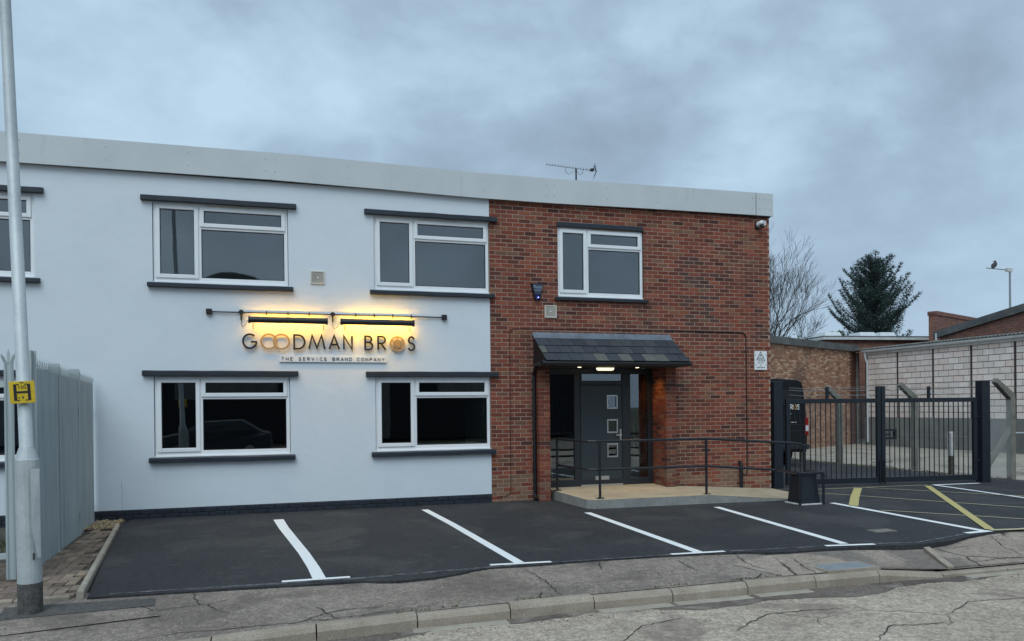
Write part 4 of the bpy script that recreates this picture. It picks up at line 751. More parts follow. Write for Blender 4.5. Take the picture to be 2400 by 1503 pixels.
for i, (a, b) in enumerate(((-4.10, -2.87), (-2.64, -1.42))):
    e = empty('sign_lamp', ((a + b) / 2, -.20, 3.165), 'black trough lamp lighting the sign amber, %s' % ('above the letters GOOD' if i == 0 else 'the brighter one above BROS'), 'lamp', 'trough lamps over the sign')
    h = (b - a) / 2; m = MB(); n = 12; A = [math.radians(-112 - (202) * k_ / n) for k_ in range(n + 1)]; vs = []
    for t in A: vs += [(-h, .052 * math.cos(t), .052 * math.sin(t)), (h, .052 * math.cos(t), .052 * math.sin(t)), (-h, .047 * math.cos(t), .047 * math.sin(t)), (h, .047 * math.cos(t), .047 * math.sin(t))]
    m.faces(vs, [(4 * k_, 4 * k_ + 1, 4 * k_ + 5, 4 * k_ + 4) for k_ in range(n)] + [(4 * k_ + 2, 4 * k_ + 6, 4 * k_ + 7, 4 * k_ + 3) for k_ in range(n)] + [(0, 2, 3, 1), (4 * n, 4 * n + 1, 4 * n + 3, 4 * n + 2)]); m.build('housing', 'black_plastic', e)
    for sx in (-1, 1):
        m = MB(); m.tube([(sx * (h - .02), 0, 0), (sx * (h + .012), 0, 0)], .058, 14); m.build('end_cap', 'black_plastic', e)
        m = MB(); m.box(sx * (h - .06) - .008, sx * (h - .06) + .008, .045, .198, -.012, .012); m.build('bracket', 'black_plastic', e); m = MB(); m.tube([(sx * (h - .06), .02, -.05), (sx * (h - .06), .03, -.13), (sx * (h - .06) + .012, .03, -.15)], .006, 6); m.build('hook', 'black_plastic', e)
    m = MB(); m.tube([(-h + .04, .012, -.012), (h - .04, .012, -.012)], .026, 10); m.build('tube', 'lamp_tube_bright' if i else 'lamp_tube', e)

# ------------------------------------------------------------------ left side: palisade, lamp column, paving
e = empty('palisade_fence', (0, 0, 0), 'tall galvanised palisade fence panel running from the wall beside the car bays', 'fence')
def pale_mesh():
    m = MB(); w_ = .035; prof = [(-w_, .0), (-w_ * .55, -.012), (-.012, -.002), (.012, -.002), (w_ * .55, -.012), (w_, .0)]; H = 2.20; vs = []; n = len(prof)
    for z in (.03, H): vs += [(x, y, z) for x, y in prof]
    m.faces(vs, [(i, i + 1, n + i + 1, n + i) for i in range(n - 1)])
    for x0, x1, ox, oy, pk in ((-w_, -.012, -.024, -.022, .09), (-.012, .012, 0, .0, .14), (.012, w_, .024, -.022, .09)):
        m.faces([(x0, -.006, H), (x1, -.006, H), (x1 + ox * .6, -.006 + oy * .6, H + pk * .65), ((x0 + x1) / 2 + ox, -.006 + oy, H + pk), (x0 + ox * .6, -.006 + oy * .6, H + pk * .65)], [(0, 1, 2, 3, 4)])
    me = bpy.data.meshes.new('pale'); me.from_pydata(m.v, [], m.f); me.materials.append(MATS['palisade_zinc']); so_ = me; return so_
pm = pale_mesh()
def pale(x, y, rz, par, z=0):
    o = link('pale', pm, par); o.location = (x, y, z); o.rotation_euler = (0, 0, rz)
    md = o.modifiers.new('thick', 'SOLIDIFY'); md.thickness = .003; return o
FA, FB = Vector((-6.19, -4.02, 0)), Vector((-6.41, -.10, 0)); nP = 38
for i in range(nP): t = i / (nP - 1); p = FA.lerp(FB, t); pale(p.x, p.y, PI / 2 + .05, e, -.05 * t - .02)
for z in (.28, 1.75): m = MB(); a, b = FA.copy(), FB.copy(); m.prism([(a.x - .015, a.y, z), (a.x - .06, a.y, z), (a.x - .06, a.y, z + .05), (a.x - .015, a.y, z + .05)], tuple(b - a)); m.build('rail', 'palisade_zinc', e)
for t in (.36, .70): p = FA.lerp(FB, t); m = MB(); m.box(p.x - .10, p.x + .02, p.y - .006, p.y + .006, -.05, 2.30); m.box(p.x + .012, p.x + .022, p.y - .035, p.y + .035, -.05, 2.26); m.build('post', 'palisade_zinc', e)
e = empty('palisade_fence', (0, 0, 0), 'palisade fence with splayed triple points crossing left behind the lamp column', 'fence')
for i in range(6): pale(-6.25 - i * .155, -4.50, 0, e).scale = (1.25, 1, 1.0)
m = MB(); m.box(-6.10, -6.06, -4.47, -4.41, -.02, 2.33); m.box(-6.13, -6.03, -4.41, -4.404, -.02, 2.33); m.build('post', 'palisade_zinc', e)
for z in (.26, 1.98): m = MB(); m.box(-9, -6.10, -4.495, -4.45, z - .025, z + .03); m.build('rail', 'galvanised', e)
e = empty('lamp_column', (-5.745, -5.76, 0), 'galvanised street lamp column with dark banded foot at the left', 'lamp post')
m = MB(); m.tube([(0, 0, -.06), (0, 0, .235)], .0955, 20); m.build('root_band', 'repair_asphalt', e)
m = MB(); m.tube([(0, 0, .235), (-.012, 0, 1.295), (-.013, 0, 1.30), (-.014, 0, 1.40)], [.0945, .0930, .088, .058], 20, True); m.build('base_compartment', 'galvanised', e, smooth=False)
m = MB(); m.tube([(-.014, 0, 1.40), (-.135, 0, 5.3), (-.20, 0, 8.0)], [.054, .043, .035], 20); m.build('shaft', 'galvanised', e, smooth=True)
m = MB(); m.prism([(.042, -.112, 1.22), (.105, -.088, 1.22), (.108, -.088, .46), (.085, -.105, .46), (.05, -.125, .72)], (0, .008, 0)); m.build('access_door', 'galvanised', e)
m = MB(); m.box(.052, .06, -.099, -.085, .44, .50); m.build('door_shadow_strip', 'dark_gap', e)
e = empty('hydrant_sign', (-5.765, -5.835, 1.875), 'yellow hydrant plate with black H marked 150 and 9 on the lamp column', 'sign'); e.rotation_euler = (0, math.radians(-3.5), math.radians(6))
m = MB(); q = .094; m.box(-q, q, -.004, 0, -q, q); bevel(m.build('plate', 'hydrant_yellow', e), .003)
m = MB()
for sx in (-1, 1): m.box(sx * .051 - .011, sx * .051 + .011, -.0065, -.0045, -.070, .070); m.box(min(sx * .04, sx * .020), max(sx * .04, sx * .020), -.0065, -.0045, .064, .071); m.box(min(sx * .04, sx * .020), max(sx * .04, sx * .020), -.0065, -.0045, -.071, -.064)
m.box(-.04, .04, -.0065, -.0045, -.008, .009); m.build('symbol', 'sign_black', e)
text('150', .042, (-.001, -.0055, .042), 'sign_black', e, depth=.0008); text('9', .036, (.002, -.0055, -.048), 'sign_black', e, depth=.0008); text('FIRE', .016, (0, -.0055, .081), 'sign_black', e, depth=.0008)
m = MB(); m.tube([(-.026, -.0065, -.047), (-.026, -.0045, -.047)], .006, 8); m.build('dot', 'sign_black', e)
m = MB(); m.tube([(0, .002, .02), (0, .012, .02)], .015, 8); m.build('fixing_clip', 'steel_grey', e)
# paving beside the fence
pv_ = link('block_paving', None, kind='structure')
m = MB(); m.poly([(-9.2, -5.34, -.012), (-5.44, -5.34, -.012), (-5.92, -.95, -.012), (-6.32, -.95, -.012), (-6.22, -3.2, -.012), (-9.2, -3.2, -.012)]); m.build('paving_bed', 'bed_sand', pv_)
PT = [(.24, .19, .15), (.20, .16, .125), (.28, .215, .165), (.17, .13, .10), (.225, .165, .14)]
def in_pave(x0, y0, x1, y1):
    def inside(x, y):
        if y < -5.33 or y > -.95: return False
        r = -5.46 - (y + 5.34) * .1093
        l = -9.2 if y < -3.2 else -6.30
        return l < x < r
    return all(inside(x, y) for x in (x0, x1) for y in (y0, y1))
cell = .102; pvs = []
for i in range(-95, -50):
    for j in range(-56, -8):
        k_ = (i - j) % 4; x, y = i * cell, j * cell
        if k_ == 0: r_ = (x, y, x + 2 * cell, y + cell)
        elif k_ == 2: r_ = (x, y - cell, x + cell, y + cell)
        else: continue
        g_ = .003
        if in_pave(r_[0] + g_, r_[1] + g_, r_[2] - g_, r_[3] - g_): pvs.append(r_)
pvs.sort(key=lambda r: (r[0] < -6.3, (r[0] - CAM[0]) ** 2 + (r[1] - CAM[1]) ** 2)); far = MB()
for i, r_ in enumerate(pvs):
    f = RND.uniform(.8, 1.15); t = tuple(v * f for v in RND.choice(PT)); zt = .006 + RND.uniform(-.004, .004)
    mb = MB() if i < 300 else far; mb.tone = t; mb.topbox(r_[0] + .003, r_[2] - .003, r_[1] + .003, r_[3] - .003, -.04, zt, .005)
    if i < 300: mb.build('paver', 'paver', pv_)
far.tone = far.tone or (.2, .16, .12)
if far.v: far.build('paver_field', 'paver', pv_, kind='stuff')
m = MB()
for i in range(650):
    v_ = RND.random(); y = -1.0 + v_ * .92; x = RND.uniform(-6.36, -5.98); s = RND.uniform(.011, .026); a = RND.uniform(0, PI); m.tone = tuple(c_ * RND.uniform(.7, 1.15) for c_ in RND.choice([(.42, .30, .17), (.36, .25, .14), (.50, .40, .26), (.28, .20, .13)]))
    c_, d_ = math.cos(a) * s, math.sin(a) * s * .7; z = RND.uniform(-.01, .02); m.faces([(x - c_, y - d_, z), (x + d_, y - c_, z + .004), (x + c_, y + d_, z), (x - d_, y + c_, z + .003), (x, y, z + s * .8), (x, y, z - s * .6)], [(0, 1, 4), (1, 2, 4), (2, 3, 4), (3, 0, 4), (1, 0, 5), (2, 1, 5), (3, 2, 5), (0, 3, 5)])
m.build('gravel', 'pebble', label='patch of golden gravel between the fence end and the plinth', cat='gravel', kind='stuff')
m = MB(); m.poly([(-6.40, -.98, -.008), (-5.93, -.98, -.008), (-5.95, -.02, -.008), (-6.42, -.02, -.008)]); m.build('gravel_bed', 'bed_sand', kind='structure')
eg = link('edging_kerb', None, kind='structure')
pa, pb = Vector((-5.44, -5.42, 0)), Vector((-5.945, -.80, 0))
for i in range(5):
    a = pa.lerp(pb, i / 5 + .002); b = pa.lerp(pb, (i + 1) / 5 - .002); m = MB(); m.prism([(a.x - .03, a.y, -.09), (a.x + .03, a.y, -.09), (a.x + .03, a.y, .040), (a.x + .018, a.y, .052), (a.x - .018, a.y, .052), (a.x - .03, a.y, .040)], tuple(b - a)); m.build('edging_stone', 'pale_concrete', eg, fix=True)
x = -5.52
while x > -9: m = MB(); m.topbox(x - .45, x - .006, -5.42, -5.35, -.10, .018, .012); m.build('edging_stone', 'kerb_concrete', eg); x -= .455
m = MB()
for i in range(2600):
    x = RND.uniform(-9, -6.35); y = RND.gauss(-1.9, .35) if RND.random() < .6 else RND.gauss(-5.15, .10)
    if y > -.1 or y < -5.33: continue
    h = RND.uniform(.02, .07); a = RND.uniform(0, PI); c_, d_ = math.cos(a) * .006, math.sin(a) * .006; l_ = RND.gauss(0, .03); m.faces([(x - c_, y - d_, -.03), (x + c_, y + d_, -.03), (x + l_, y + l_, h)], [(0, 1, 2)])
m.build('grass', 'grass', label='tufts of short grass and moss in the fenced side yard', cat='grass', kind='stuff')
m = MB()
for i in range(700):
    x = RND.uniform(-5.4, 3.0); 
    if math.sin(x * 2.3) + math.sin(x * 5.1 + 2) < .55: continue
    y = ky(x) + .128 + abs(RND.gauss(0, .012)); h = RND.uniform(.008, .028); a = RND.uniform(0, PI); c_, d_ = math.cos(a) * .006, math.sin(a) * .006; z = pz(x, y); l_ = RND.gauss(0, .012); m.faces([(x - c_, y - d_, z), (x + c_, y + d_, z), (x + l_, y + l_, z + h)], [(0, 1, 2)])
m.build('kerb_weeds', 'grass', label='tiny weeds and moss in the joint behind the kerb', cat='weeds', kind='stuff')
e = empty('security_light', (-7.05, 0, 2.12), 'dark wall light beside the lower left window, behind the fence', 'light'); m = MB(); m.box(-.03, .03, -.05, 0, 0, .12); m.build('bracket', 'black_plastic', e); m = MB(); m.tube([(0, -.05, .08), (.06, -.14, .06)], [.06, .075], 12); m.build('head', 'black_plastic', e)

# ------------------------------------------------------------------ gate
GA, GB = Vector((6.16, .08, 0)), Vector((10.68, -.50, 0)); gd = (GB - GA); gl_ = gd.length; ga = math.atan2(gd.y, gd.x)
for P_, nm in ((GA + Vector((-.09, .01, 0)), 'thick dark square gate post against the brick corner'), (GB + Vector((.14, -.02, 0)), 'thick dark square gate post standing free at the right')):
    e = empty('gate_post', P_, nm, 'gate post', 'gate posts', ga); m = MB(); m.box(-.10, .10, -.10, .10, -.05, 2.165); bevel(m.build('shaft', 'gate_paint', e), .012); m = MB(); m.topbox(-.104, .104, -.104, .104, 2.166, 2.18, .01); m.build('cap', 'gate_paint', e)
def leaf(u0, u1, lab, stile_up):
    e = empty('gate_leaf', (GA.x, GA.y, 0), lab, 'gate', 'leaves of the yard gate', ga)
    for a, b in ((u0, u0 + .085), (u1 - .085, u1)): m = MB(); m.box(a, b, -.035, .035, .05, 2.07 if (b > 2 and a < 2.6) else 1.82); bevel(m.build('stile', 'gate_paint', e), .004)
    for z0, z1 in ((.055, .165), (1.725, 1.815)): m = MB(); m.box(u0 + .085, u1 - .085, -.033, .033, z0, z1); bevel(m.build('rail', 'gate_paint', e), .004)
    n = int((u1 - u0 - .2) / .118)
    for i in range(n): x = u0 + .085 + (u1 - u0 - .17) * (i + 1) / (n + 1); m = MB(); m.tube([(x, 0, .165), (x, 0, 1.725)], .0105, 8, False); m.build('bar', 'gate_paint', e)
    for u in stile_up: m = MB(); m.box(u - .025, u + .025, -.025, .025, 1.815, 2.06); m.build('wire_stay', 'gate_paint', e)
    return e
l1 = leaf(.12, 2.255, 'left leaf of the dark barred yard gate, nearer the brick wall', (1.05,)); l2 = leaf(2.275, 4.54, 'right leaf of the dark barred yard gate, with the lock box', (3.40,))
m = MB(); m.box(2.36, 2.62, -.03, .03, .955, 1.0); m.box(2.36, 2.62, -.03, .03, 1.13, 1.17); m.box(2.575, 2.62, -.03, .03, 1.0, 1.13); m.box(2.36, 2.50, -.012, .012, 1.04, 1.075); m.build('lock_box', 'gate_paint', l2)
m = MB(); m.tube([(2.315, -.05, .02), (2.315, -.05, .52)], .012, 8); m.box(2.29, 2.50, -.055, -.045, .475, .49); m.build('drop_bolt', 'black_plastic', l2)
m = MB(); m.tube([(2.215, -.05, .02), (2.215, -.05, .52)], .012, 8); m.box(2.05, 2.23, -.055, -.045, .475, .49); m.build('drop_bolt', 'black_plastic', l1)
for z in (.45, 1.40): m = MB(); m.box(4.42, 4.58, -.055, -.037, z, z + .03); m.build('hinge', 'black_plastic', l2)
for i, z in enumerate((1.90, 2.0, 2.05)):
    m = MB(); m.tube([(.2, 0, z), (.6, 0, z - .03), (1.05, 0, z), (1.7, 0, z - .025), (2.22, 0, z)], .004, 4); m.build('barbed_strand', 'steel_grey', l1)
    m = MB(); m.tube([(2.3, 0, z), (2.9, 0, z - .025), (3.4, 0, z), (4.0, 0, z - .02), (4.5, 0, z)], .004, 4); m.build('barbed_strand', 'steel_grey', l2)

# ------------------------------------------------------------------ van in the yard
e = empty('parked_van', (9.50, 4.75, 0), 'dark panel van parked behind the gate, its rear towards the street', 'van')
hw = .985; prof = [(-hw + .02, .38), (-hw, .62), (-hw, 1.25), (-hw + .05, 1.65), (-hw + .13, 2.22), (-hw + .19, 2.34), (-hw + .32, 2.39), (0, 2.43), (hw - .32, 2.39), (hw - .19, 2.34), (hw - .13, 2.22), (hw - .05, 1.65), (hw, 1.25), (hw, .62), (hw - .02, .38)]
m = MB(); vs = []; n = len(prof)
for y, sx, zt in ((-.0, .985, 1.0), (.05, 1.0, 1.0), (3.6, 1.0, 1.0), (4.1, .99, .92), (4.5, .97, .62), (5.0, .95, .52), (5.2, .90, .44)):
    vs += [(x * sx, y, .38 + (z - .38) * zt) for x, z in prof]
m.faces(vs, [(r * n + i, r * n + (i + 1) % n, (r + 1) * n + (i + 1) % n, (r + 1) * n + i) for r in range(6) for i in range(n)] + [tuple(range(n)), tuple(reversed(range(6 * n, 7 * n)))]); bevel(m.build('body', 'van_paint', e, fix=True), .02)
for s_ in (-1, 1):
    m = MB(); a, b = (.015, hw - .14) if s_ > 0 else (-hw + .14, -.015); m.faces([(a, -.022, .60), (b, -.022, .60), (b + (.02 if s_ > 0 else 0), -.022, 1.3), (b - (.06 if s_ > 0 else 0), -.022, 2.22), (a + (.06 if s_ < 0 else 0), -.022, 2.22), (a - (.02 if s_ < 0 else 0), -.022, 1.3)], [(0, 1, 2, 3, 4, 5)]); o = m.build('rear_door', 'van_paint', e); md = o.modifiers.new('t', 'SOLIDIFY'); md.thickness = .02; md.offset = -1
    m = MB(); m.box(a + .06, b - .08, -.028, -.020, 1.72, 2.12); bevel(m.build('blank_window', 'black_plastic', o), .004); m = MB(); m.box(a + .05, b - .04, -.034, -.022, 1.13, 1.155); m.box(a + .05, b - .04, -.034, -.022, .96, .985); m.build('rubbing_strip', 'van_trim', o)
    m = MB(); x = s_ * (hw - .055); m.box(x - .06, x + .065, -.035, .08, .84, 1.34); bevel(m.build('tail_lamp', 'red_lens', e), .02); m = MB(); m.box(x - .045, x + .055, -.042, -.034, .96, 1.12); m.build('lens', 'clear_lens', e)
    for y in (.95, 4.25):
        m = MB(); xx = s_ * (hw - .13); m.tube([(xx - .10, y, .33), (xx + .10, y, .33)], .33, 20); wh = m.build('wheel', 'tyre', e); m = MB(); m.tube([(xx + s_ * .08, y, .33), (xx + s_ * .108, y, .33)], .19, 14); m.build('rim', 'steel_grey', wh)
m = MB(); m.box(-hw + .03, hw - .03, -.12, .06, .46, .60); bevel(m.build('bumper', 'van_trim', e), .02); m = MB(); m.box(.04, .10, -.05, -.022, 1.20, 1.26); m.build('handle', 'van_trim', e)
m = MB()
for ch, a in (('B', .28), ('R', .40), ('S', .63)): strokes(m, GL[ch], a, a + .075, 1.57, 1.70, -.0305, .022, .004)
for ch, a in (('D', -.20), ('M', -.42), ('A', -.62), ('N', -.78)): strokes(m, GL[ch], -.98 - a, -.88 - a, 1.55, 1.70, -.0305, .022, .004)
m.build('lettering', 'sign_white', e, kind='stuff')
m = MB(); strokes(m, [arc(.5, .5, .5, .5, 0, 360, 20)], .50, .60, 1.57, 1.70, -.0305, .045, .004); m.build('emblem', 'sign_gold', e)
m = MB(); m.box(.34, .42, -.034, -.024, 1.44, 1.455); m.box(.34, .40, -.034, -.024, 1.34, 1.352); m.box(.42, .60, -.034, -.024, 1.205, 1.22); m.build('print_line', 'sign_white', e)

# ------------------------------------------------------------------ chain link fence with concrete posts
cf = empty('chain_link_fence', (0, 0, 0), 'chain link fence on cranked concrete posts behind the gate', 'fence')
PP = [(11.98, -.21), (12.03, 2.55), (11.92, 5.17), (11.80, 7.8), (11.72, 10.4)]
for i, (x, y) in enumerate(PP):
    m = MB(); w_ = .065; m.box(x - w_, x + w_, y - w_, y + w_, -.1, 1.80); m.prism([(x - w_, y - w_ + .001, 1.78), (x + w_, y - w_ + .001, 1.80), (x + w_ - .02, y - w_ + .001, 1.90), (x - .44, y - w_ + .001, 2.24), (x - .49, y - w_ + .001, 2.15)], (0, 2 * w_ - .002, 0)); bevel(m.build('concrete_post', 'fence_concrete', cf), .008)
m = MB(); m.prism([(11.95, -.26, 1.20), (11.95, -.26, 1.05), (11.15, -.30, .12), (11.05, -.30, .12)], (0, .09, 0)); m.build('strut', 'fence_concrete', cf)
m = MB(); st = .075
for (x0, y0), (x1, y1) in zip(PP, PP[1:]):
    L_ = math.hypot(x1 - x0, y1 - y0); k_ = -1.7
    while k_ < L_:
        for sg in (1, -1):
            a, b = k_, k_ + 1.7; ta, tb = max(0, a), min(L_, b)
            if tb > ta:
                za, zb = .05 + (ta - a), .05 + (tb - a)
                if sg < 0: za, zb = 1.80 - za, 1.80 - zb
                m.tube([(x0 + (x1 - x0) * ta / L_ - .07, y0 + (y1 - y0) * ta / L_, za), (x0 + (x1 - x0) * tb / L_ - .07, y0 + (y1 - y0) * tb / L_, zb)], .0018, 3, False)
        k_ += st
for z in (.05, .9, 1.76): m.tube([(x - .07, y, z) for x, y in PP], .0025, 3, False)
for q in (.3, .65, .95): m.tube([(x - .08 - .38 * q, y, 1.86 + .34 * q) for x, y in PP], .003, 3, False)
k_ = -1.7
while k_ < 1.25:
    for sg in (1, -1):
        ta, tb = max(0, k_), min(1.2, k_ + 1.7)
        if tb > ta:
            za, zb = .05 + ta - k_, .05 + tb - k_
            if sg < 0: za, zb = 1.80 - za, 1.80 - zb
            m.tube([(10.85 + ta * .92, -.52 + ta * .22, za), (10.85 + tb * .92, -.52 + tb * .22, zb)], .0018, 3, False)
    k_ += st
m.build('chain_mesh', 'galvanised', cf, kind='stuff')
m = MB(); m.tube([(12.05, -.20, 1.02), (13.2, -.25, 1.0)], .02, 6); m.tube([(12.6, -.22, 1.0), (12.9, -.22, .4)], .02, 6); m.build('stay_rail', 'palisade_zinc', cf)
for (x, y, lab) in ((11.62, 1.05, 'white topped marker post behind the right gate leaf'), (11.45, 3.05, 'white topped marker post near the gate meeting stiles'), (11.40, 6.2, 'white topped marker post beside the parked van')):
    e = empty('marker_post', (x, y, 0), lab, 'post', 'marker posts along the yard edge'); m = MB(); m.box(-.045, .045, -.045, .045, -.05, .45); m.build('stump', 'old_wood', e); m = MB(); m.topbox(-.05, .05, -.05, .05, .45, 1.02, .02); m.build('painted_top', 'marker_white', e)
m = MB()
for i in range(500):
    t = RND.random(); y = -.3 + t * 10; x = 11.68 + RND.gauss(0, .10); s = RND.uniform(.01, .04); a = RND.uniform(0, PI); c_, d_ = math.cos(a) * s, math.sin(a) * s
    m.tone = RND.choice([(.05, .04, .025), (.09, .07, .04), (.07, .075, .03), (.14, .11, .07)]); m.faces([(x - c_, y - d_, 0), (x + d_, y - c_, 0), (x + c_, y + d_, 0), (x - d_, y + c_, 0), (x, y, s)], [(0, 1, 4), (1, 2, 4), (2, 3, 4), (3, 0, 4)])
m.build('leaf_litter', 'pebble', label='dead leaves and dirt along the foot of the chain link fence', cat='litter', kind='stuff')

# ------------------------------------------------------------------ neighbouring workshops
def frame_obj(o, P0, d): o.location = P0; o.rotation_euler = (0, 0, math.atan2(d[1], d[0]))
# (a) brick workshop, turned about 27 degrees
A0 = Vector((12.0, 9.80, 0)); wd_ = Vector((.894, .447, 0)); LA = 9.1
e = empty('brick_workshop', A0, 'brown brick workshop wall with a grey coping behind the parked van', 'building', None, math.atan2(wd_.y, wd_.x))
m = MB(); m.box(0, LA, .012, 7, -.1, 4.0); wl_ = m.build('wall', 'mortar', e)
stuff = MB(); sing = []
for r in range(55):
    z0 = -.06 + r * .075; x = -.1125 if r % 2 else 0
    while x < LA - .02:
        a, b = max(0, x), min(x + .214, LA); x += .225
        if b - a < .03 or z0 > 3.95: continue
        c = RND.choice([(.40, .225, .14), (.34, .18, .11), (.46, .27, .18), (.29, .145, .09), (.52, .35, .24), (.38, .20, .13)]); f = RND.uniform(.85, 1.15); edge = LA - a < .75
        stuff.tone = tuple(v * f for v in ((.16, .065, .045) if edge else c)); stuff.chbox(a, b, RND.uniform(-.003, .003), .03, z0, z0 + .064, .003)  # last bricks at the right end toned darker: shade painted into their colour
stuff.build('brickwork_field', 'far_brick', wl_, kind='stuff')
m = MB(); m.box(-.1, LA + .05, -.12, .25, 3.93, 4.20); m.build('coping', 'coping_grey', e)
m = MB(); m.box(-.1, LA, .25, 7, 4.0, 4.12); m.build('roof', 'asbestos', e)
m = MB(); m.box(LA - .02, LA + .10, -.10, .02, -.1, 3.9); m.build('corner_post', 'fence_concrete', e)
# (b) painted block building
e = empty('block_workshop', (20, 0, 0), 'low workshop of pinkish white painted blocks with a white gutter', 'building')
YA, YB = -12.0, 13.2
m = MB(); m.box(.012, .25, YA, YB, -.1, 3.78); bw2 = m.build('wall', 'block_joint', e)
m = MB(); m.box(-.035, .011, YA, YB, -.1, 1.14); m.build('render_band', 'grey_render', e)
pil = [13.1, 11.43, 9.70, 8.03, 6.33, 4.63, 2.9, 1.2]; nb = 0
for r in range(12):
    z0 = 1.15 + r * .222
    if z0 > 3.7: break
    for pa_, pb_ in zip(pil, pil[1:]):
        y = pa_ - .05; lim = pb_ + .05; first = True
        while y > lim + .03:
            step = .225 if (first and r % 2) else .435; first = False; y1 = max(y - step + .024, lim); f = RND.uniform(.9, 1.08); c = RND.choice([(.84, .755, .70)] * 5 + [(.78, .70, .63), (.84, .70, .64)])
            if pb_ > 4.0 or nb < 290:
                m = MB(); m.tone = tuple(v * f for v in c); x0 = -.004 + RND.uniform(-.003, .003); zt = min(z0 + .199, 3.74); m.faces([(x0, y, z0), (x0, y1, z0), (x0, y1, zt), (x0, y, zt), (.03, y, z0), (.03, y1, z0), (.03, y1, zt), (.03, y, zt)], [(0, 3, 2, 1), (0, 1, 5, 4), (1, 2, 6, 5), (2, 3, 7, 6), (3, 0, 4, 7)][0:5]); m.build('block', 'block_face', bw2); nb += 1
            y -= step
for y in pil[:5]: m = MB(); m.box(-.006, .0, y - .025, y + .025, 1.15, 3.75); m.build('joint_cover', 'block_joint', e)
m = MB(); m.box(-.08, .0, YA, YB, 3.75, 3.86); m.build('fascia', 'gutter_white', e); m = MB(); m.tube([(-.13, YA, 3.90), (-.13, YB, 3.90)], .065, 10); m.build('gutter', 'gutter_white', e)
m = MB(); m.tube([(-.13, 13.05, 3.88), (-.10, 13.05, 3.6), (-.06, 13.0, 3.4), (-.06, 13.0, .1)], .045, 8); m.build('downpipe', 'gutter_white', e)
m = MB(); ys = [YA + i * .036 for i in range(int((15.5 - YA) / .036))]; vs = []
for y in ys:
    zz = .030 * math.sin(y / .15 * 2 * PI); vs += [(-.22, y, 3.98 + zz), (4.05, y, 4.42 + zz)]
m.faces(vs, [(2 * i, 2 * i + 1, 2 * i + 3, 2 * i + 2) for i in range(len(ys) - 1)]); o = m.build('roof_sheet', 'asbestos', e, smooth=True); md = o.modifiers.new('t', 'SOLIDIFY'); md.thickness = .01
# (c) gabled workshop behind
e = empty('gabled_workshop', (24, 0, 0), 'brick gable with a dark sloping verge rising behind the block workshop', 'building')
m = MB(); m.prism([(.0, 13.2, 0), (.0, 13.2, 4.55), (.0, 6.0, 5.70), (.0, -1.2, 4.55), (.0, -1.2, 0)], (9, 0, 0)); m.build('wall', 'brickwork', e, uv=lambda c: (c.y + c.x, c.z), fix=True)
m = MB()
for ya, yb, za, zb in ((13.45, 6.0, 4.53, 5.72), (6.0, -1.4, 5.72, 4.53)): m.prism([(-.12, ya, za), (-.12, yb, zb), (-.12, yb, zb + .30), (-.12, ya, za + .30)], (.25, 0, 0)); 
m.build('verge', 'coping_grey', e, fix=True); m = MB()
for ya, yb, za, zb in ((13.45, 6.0, 4.60, 5.78), (6.0, -1.4, 5.78, 4.60)): m.prism([(.13, ya, za), (.13, yb, zb), (.13, yb, zb + .12), (.13, ya, za + .12)], (9, 0, 0))
m.build('roof', 'asbestos', e, fix=True); m = MB(); m.tube([(-.1, 13.3, 4.3), (-.1, 13.3, 4.75)], .05, 8); m.build('rain_head', 'gutter_white', e)
# (d) parapet block
e = empty('brick_parapet_building', (25.1, 14.45, 0), 'red brick parapet wall rising above the gable verge', 'building', None, math.atan2(3.05, 7.2))
m = MB(); m.box(0, 14, 0, .33, 0, 5.72); m.build('wall', 'brickwork', e, uv=lambda c: (c.x + c.y, c.z)); m = MB(); m.box(-.03, 14, -.04, .37, 5.72, 5.90); m.build('coping', 'brickwork', e, uv=lambda c: (c.z, c.x))
# (e) low flat roof with roof lights
e = empty('flat_roof_workshop', (21.6, 17.6, 0), 'long low flat roofed workshop with white roof lights under the conifer', 'building', None, math.radians(-8))
m = MB(); m.box(0, 16, 0, 8, 0, 4.80); m.build('wall', 'brickwork', e, uv=lambda c: (c.x + c.y, c.z)); m = MB(); m.box(-.2, 16.2, -.2, 8.2, 4.80, 4.92); m.build('roof_edge', 'gutter_white', e); m = MB(); m.box(-.15, 16.15, -.15, 8.15, 4.921, 4.99); m.build('roof', 'coping_grey', e)
for x in (.6, 2.5, 3.6): m = MB(); m.faces([(x, 1, 4.99), (x + 1, 1, 4.99), (x + 1, 2.2, 4.99), (x, 2.2, 4.99), (x + .12, 1.15, 5.30), (x + .88, 1.15, 5.30), (x + .88, 2.05, 5.30), (x + .12, 2.05, 5.30)], [(4, 5, 6, 7), (0, 1, 5, 4), (1, 2, 6, 5), (2, 3, 7, 6), (3, 0, 4, 7)]); m.build('roof_light', 'skylight', e)
# far lighting pole with a bird
e = empty('lighting_pole', (51.2, 32.6, 0), 'thin distant lighting pole with a horizontal arm above the gable', 'lamp post')
m = MB(); m.tube([(0, 0, 0), (0, 0, 12.0)], [.10, .07], 8); m.build('pole', 'steel_grey', e); m = MB(); m.tube([(.15, -.05, 12.0), (-1.75, .55, 12.22)], .04, 6); m.build('arm', 'steel_grey', e); m = MB(); m.box(-.35, .15, -.12, .12, 11.9, 12.16); m.build('head', 'marker_white', e)
m = MB(); m.tube([(49.92, 33.0, 12.22), (50.0, 33.0, 12.36), (50.14, 32.96, 12.55), (50.2, 32.94, 12.66)], [.10, .19, .16, .07], 8); m.tube([(50.16, 32.95, 12.64), (50.10, 32.95, 12.74), (49.98, 33.0, 12.72)], [.08, .08, .02], 6); m.build('perched_bird', 'bird', label='small dark bird perched on the arm of the distant pole', cat='bird', smooth=True)

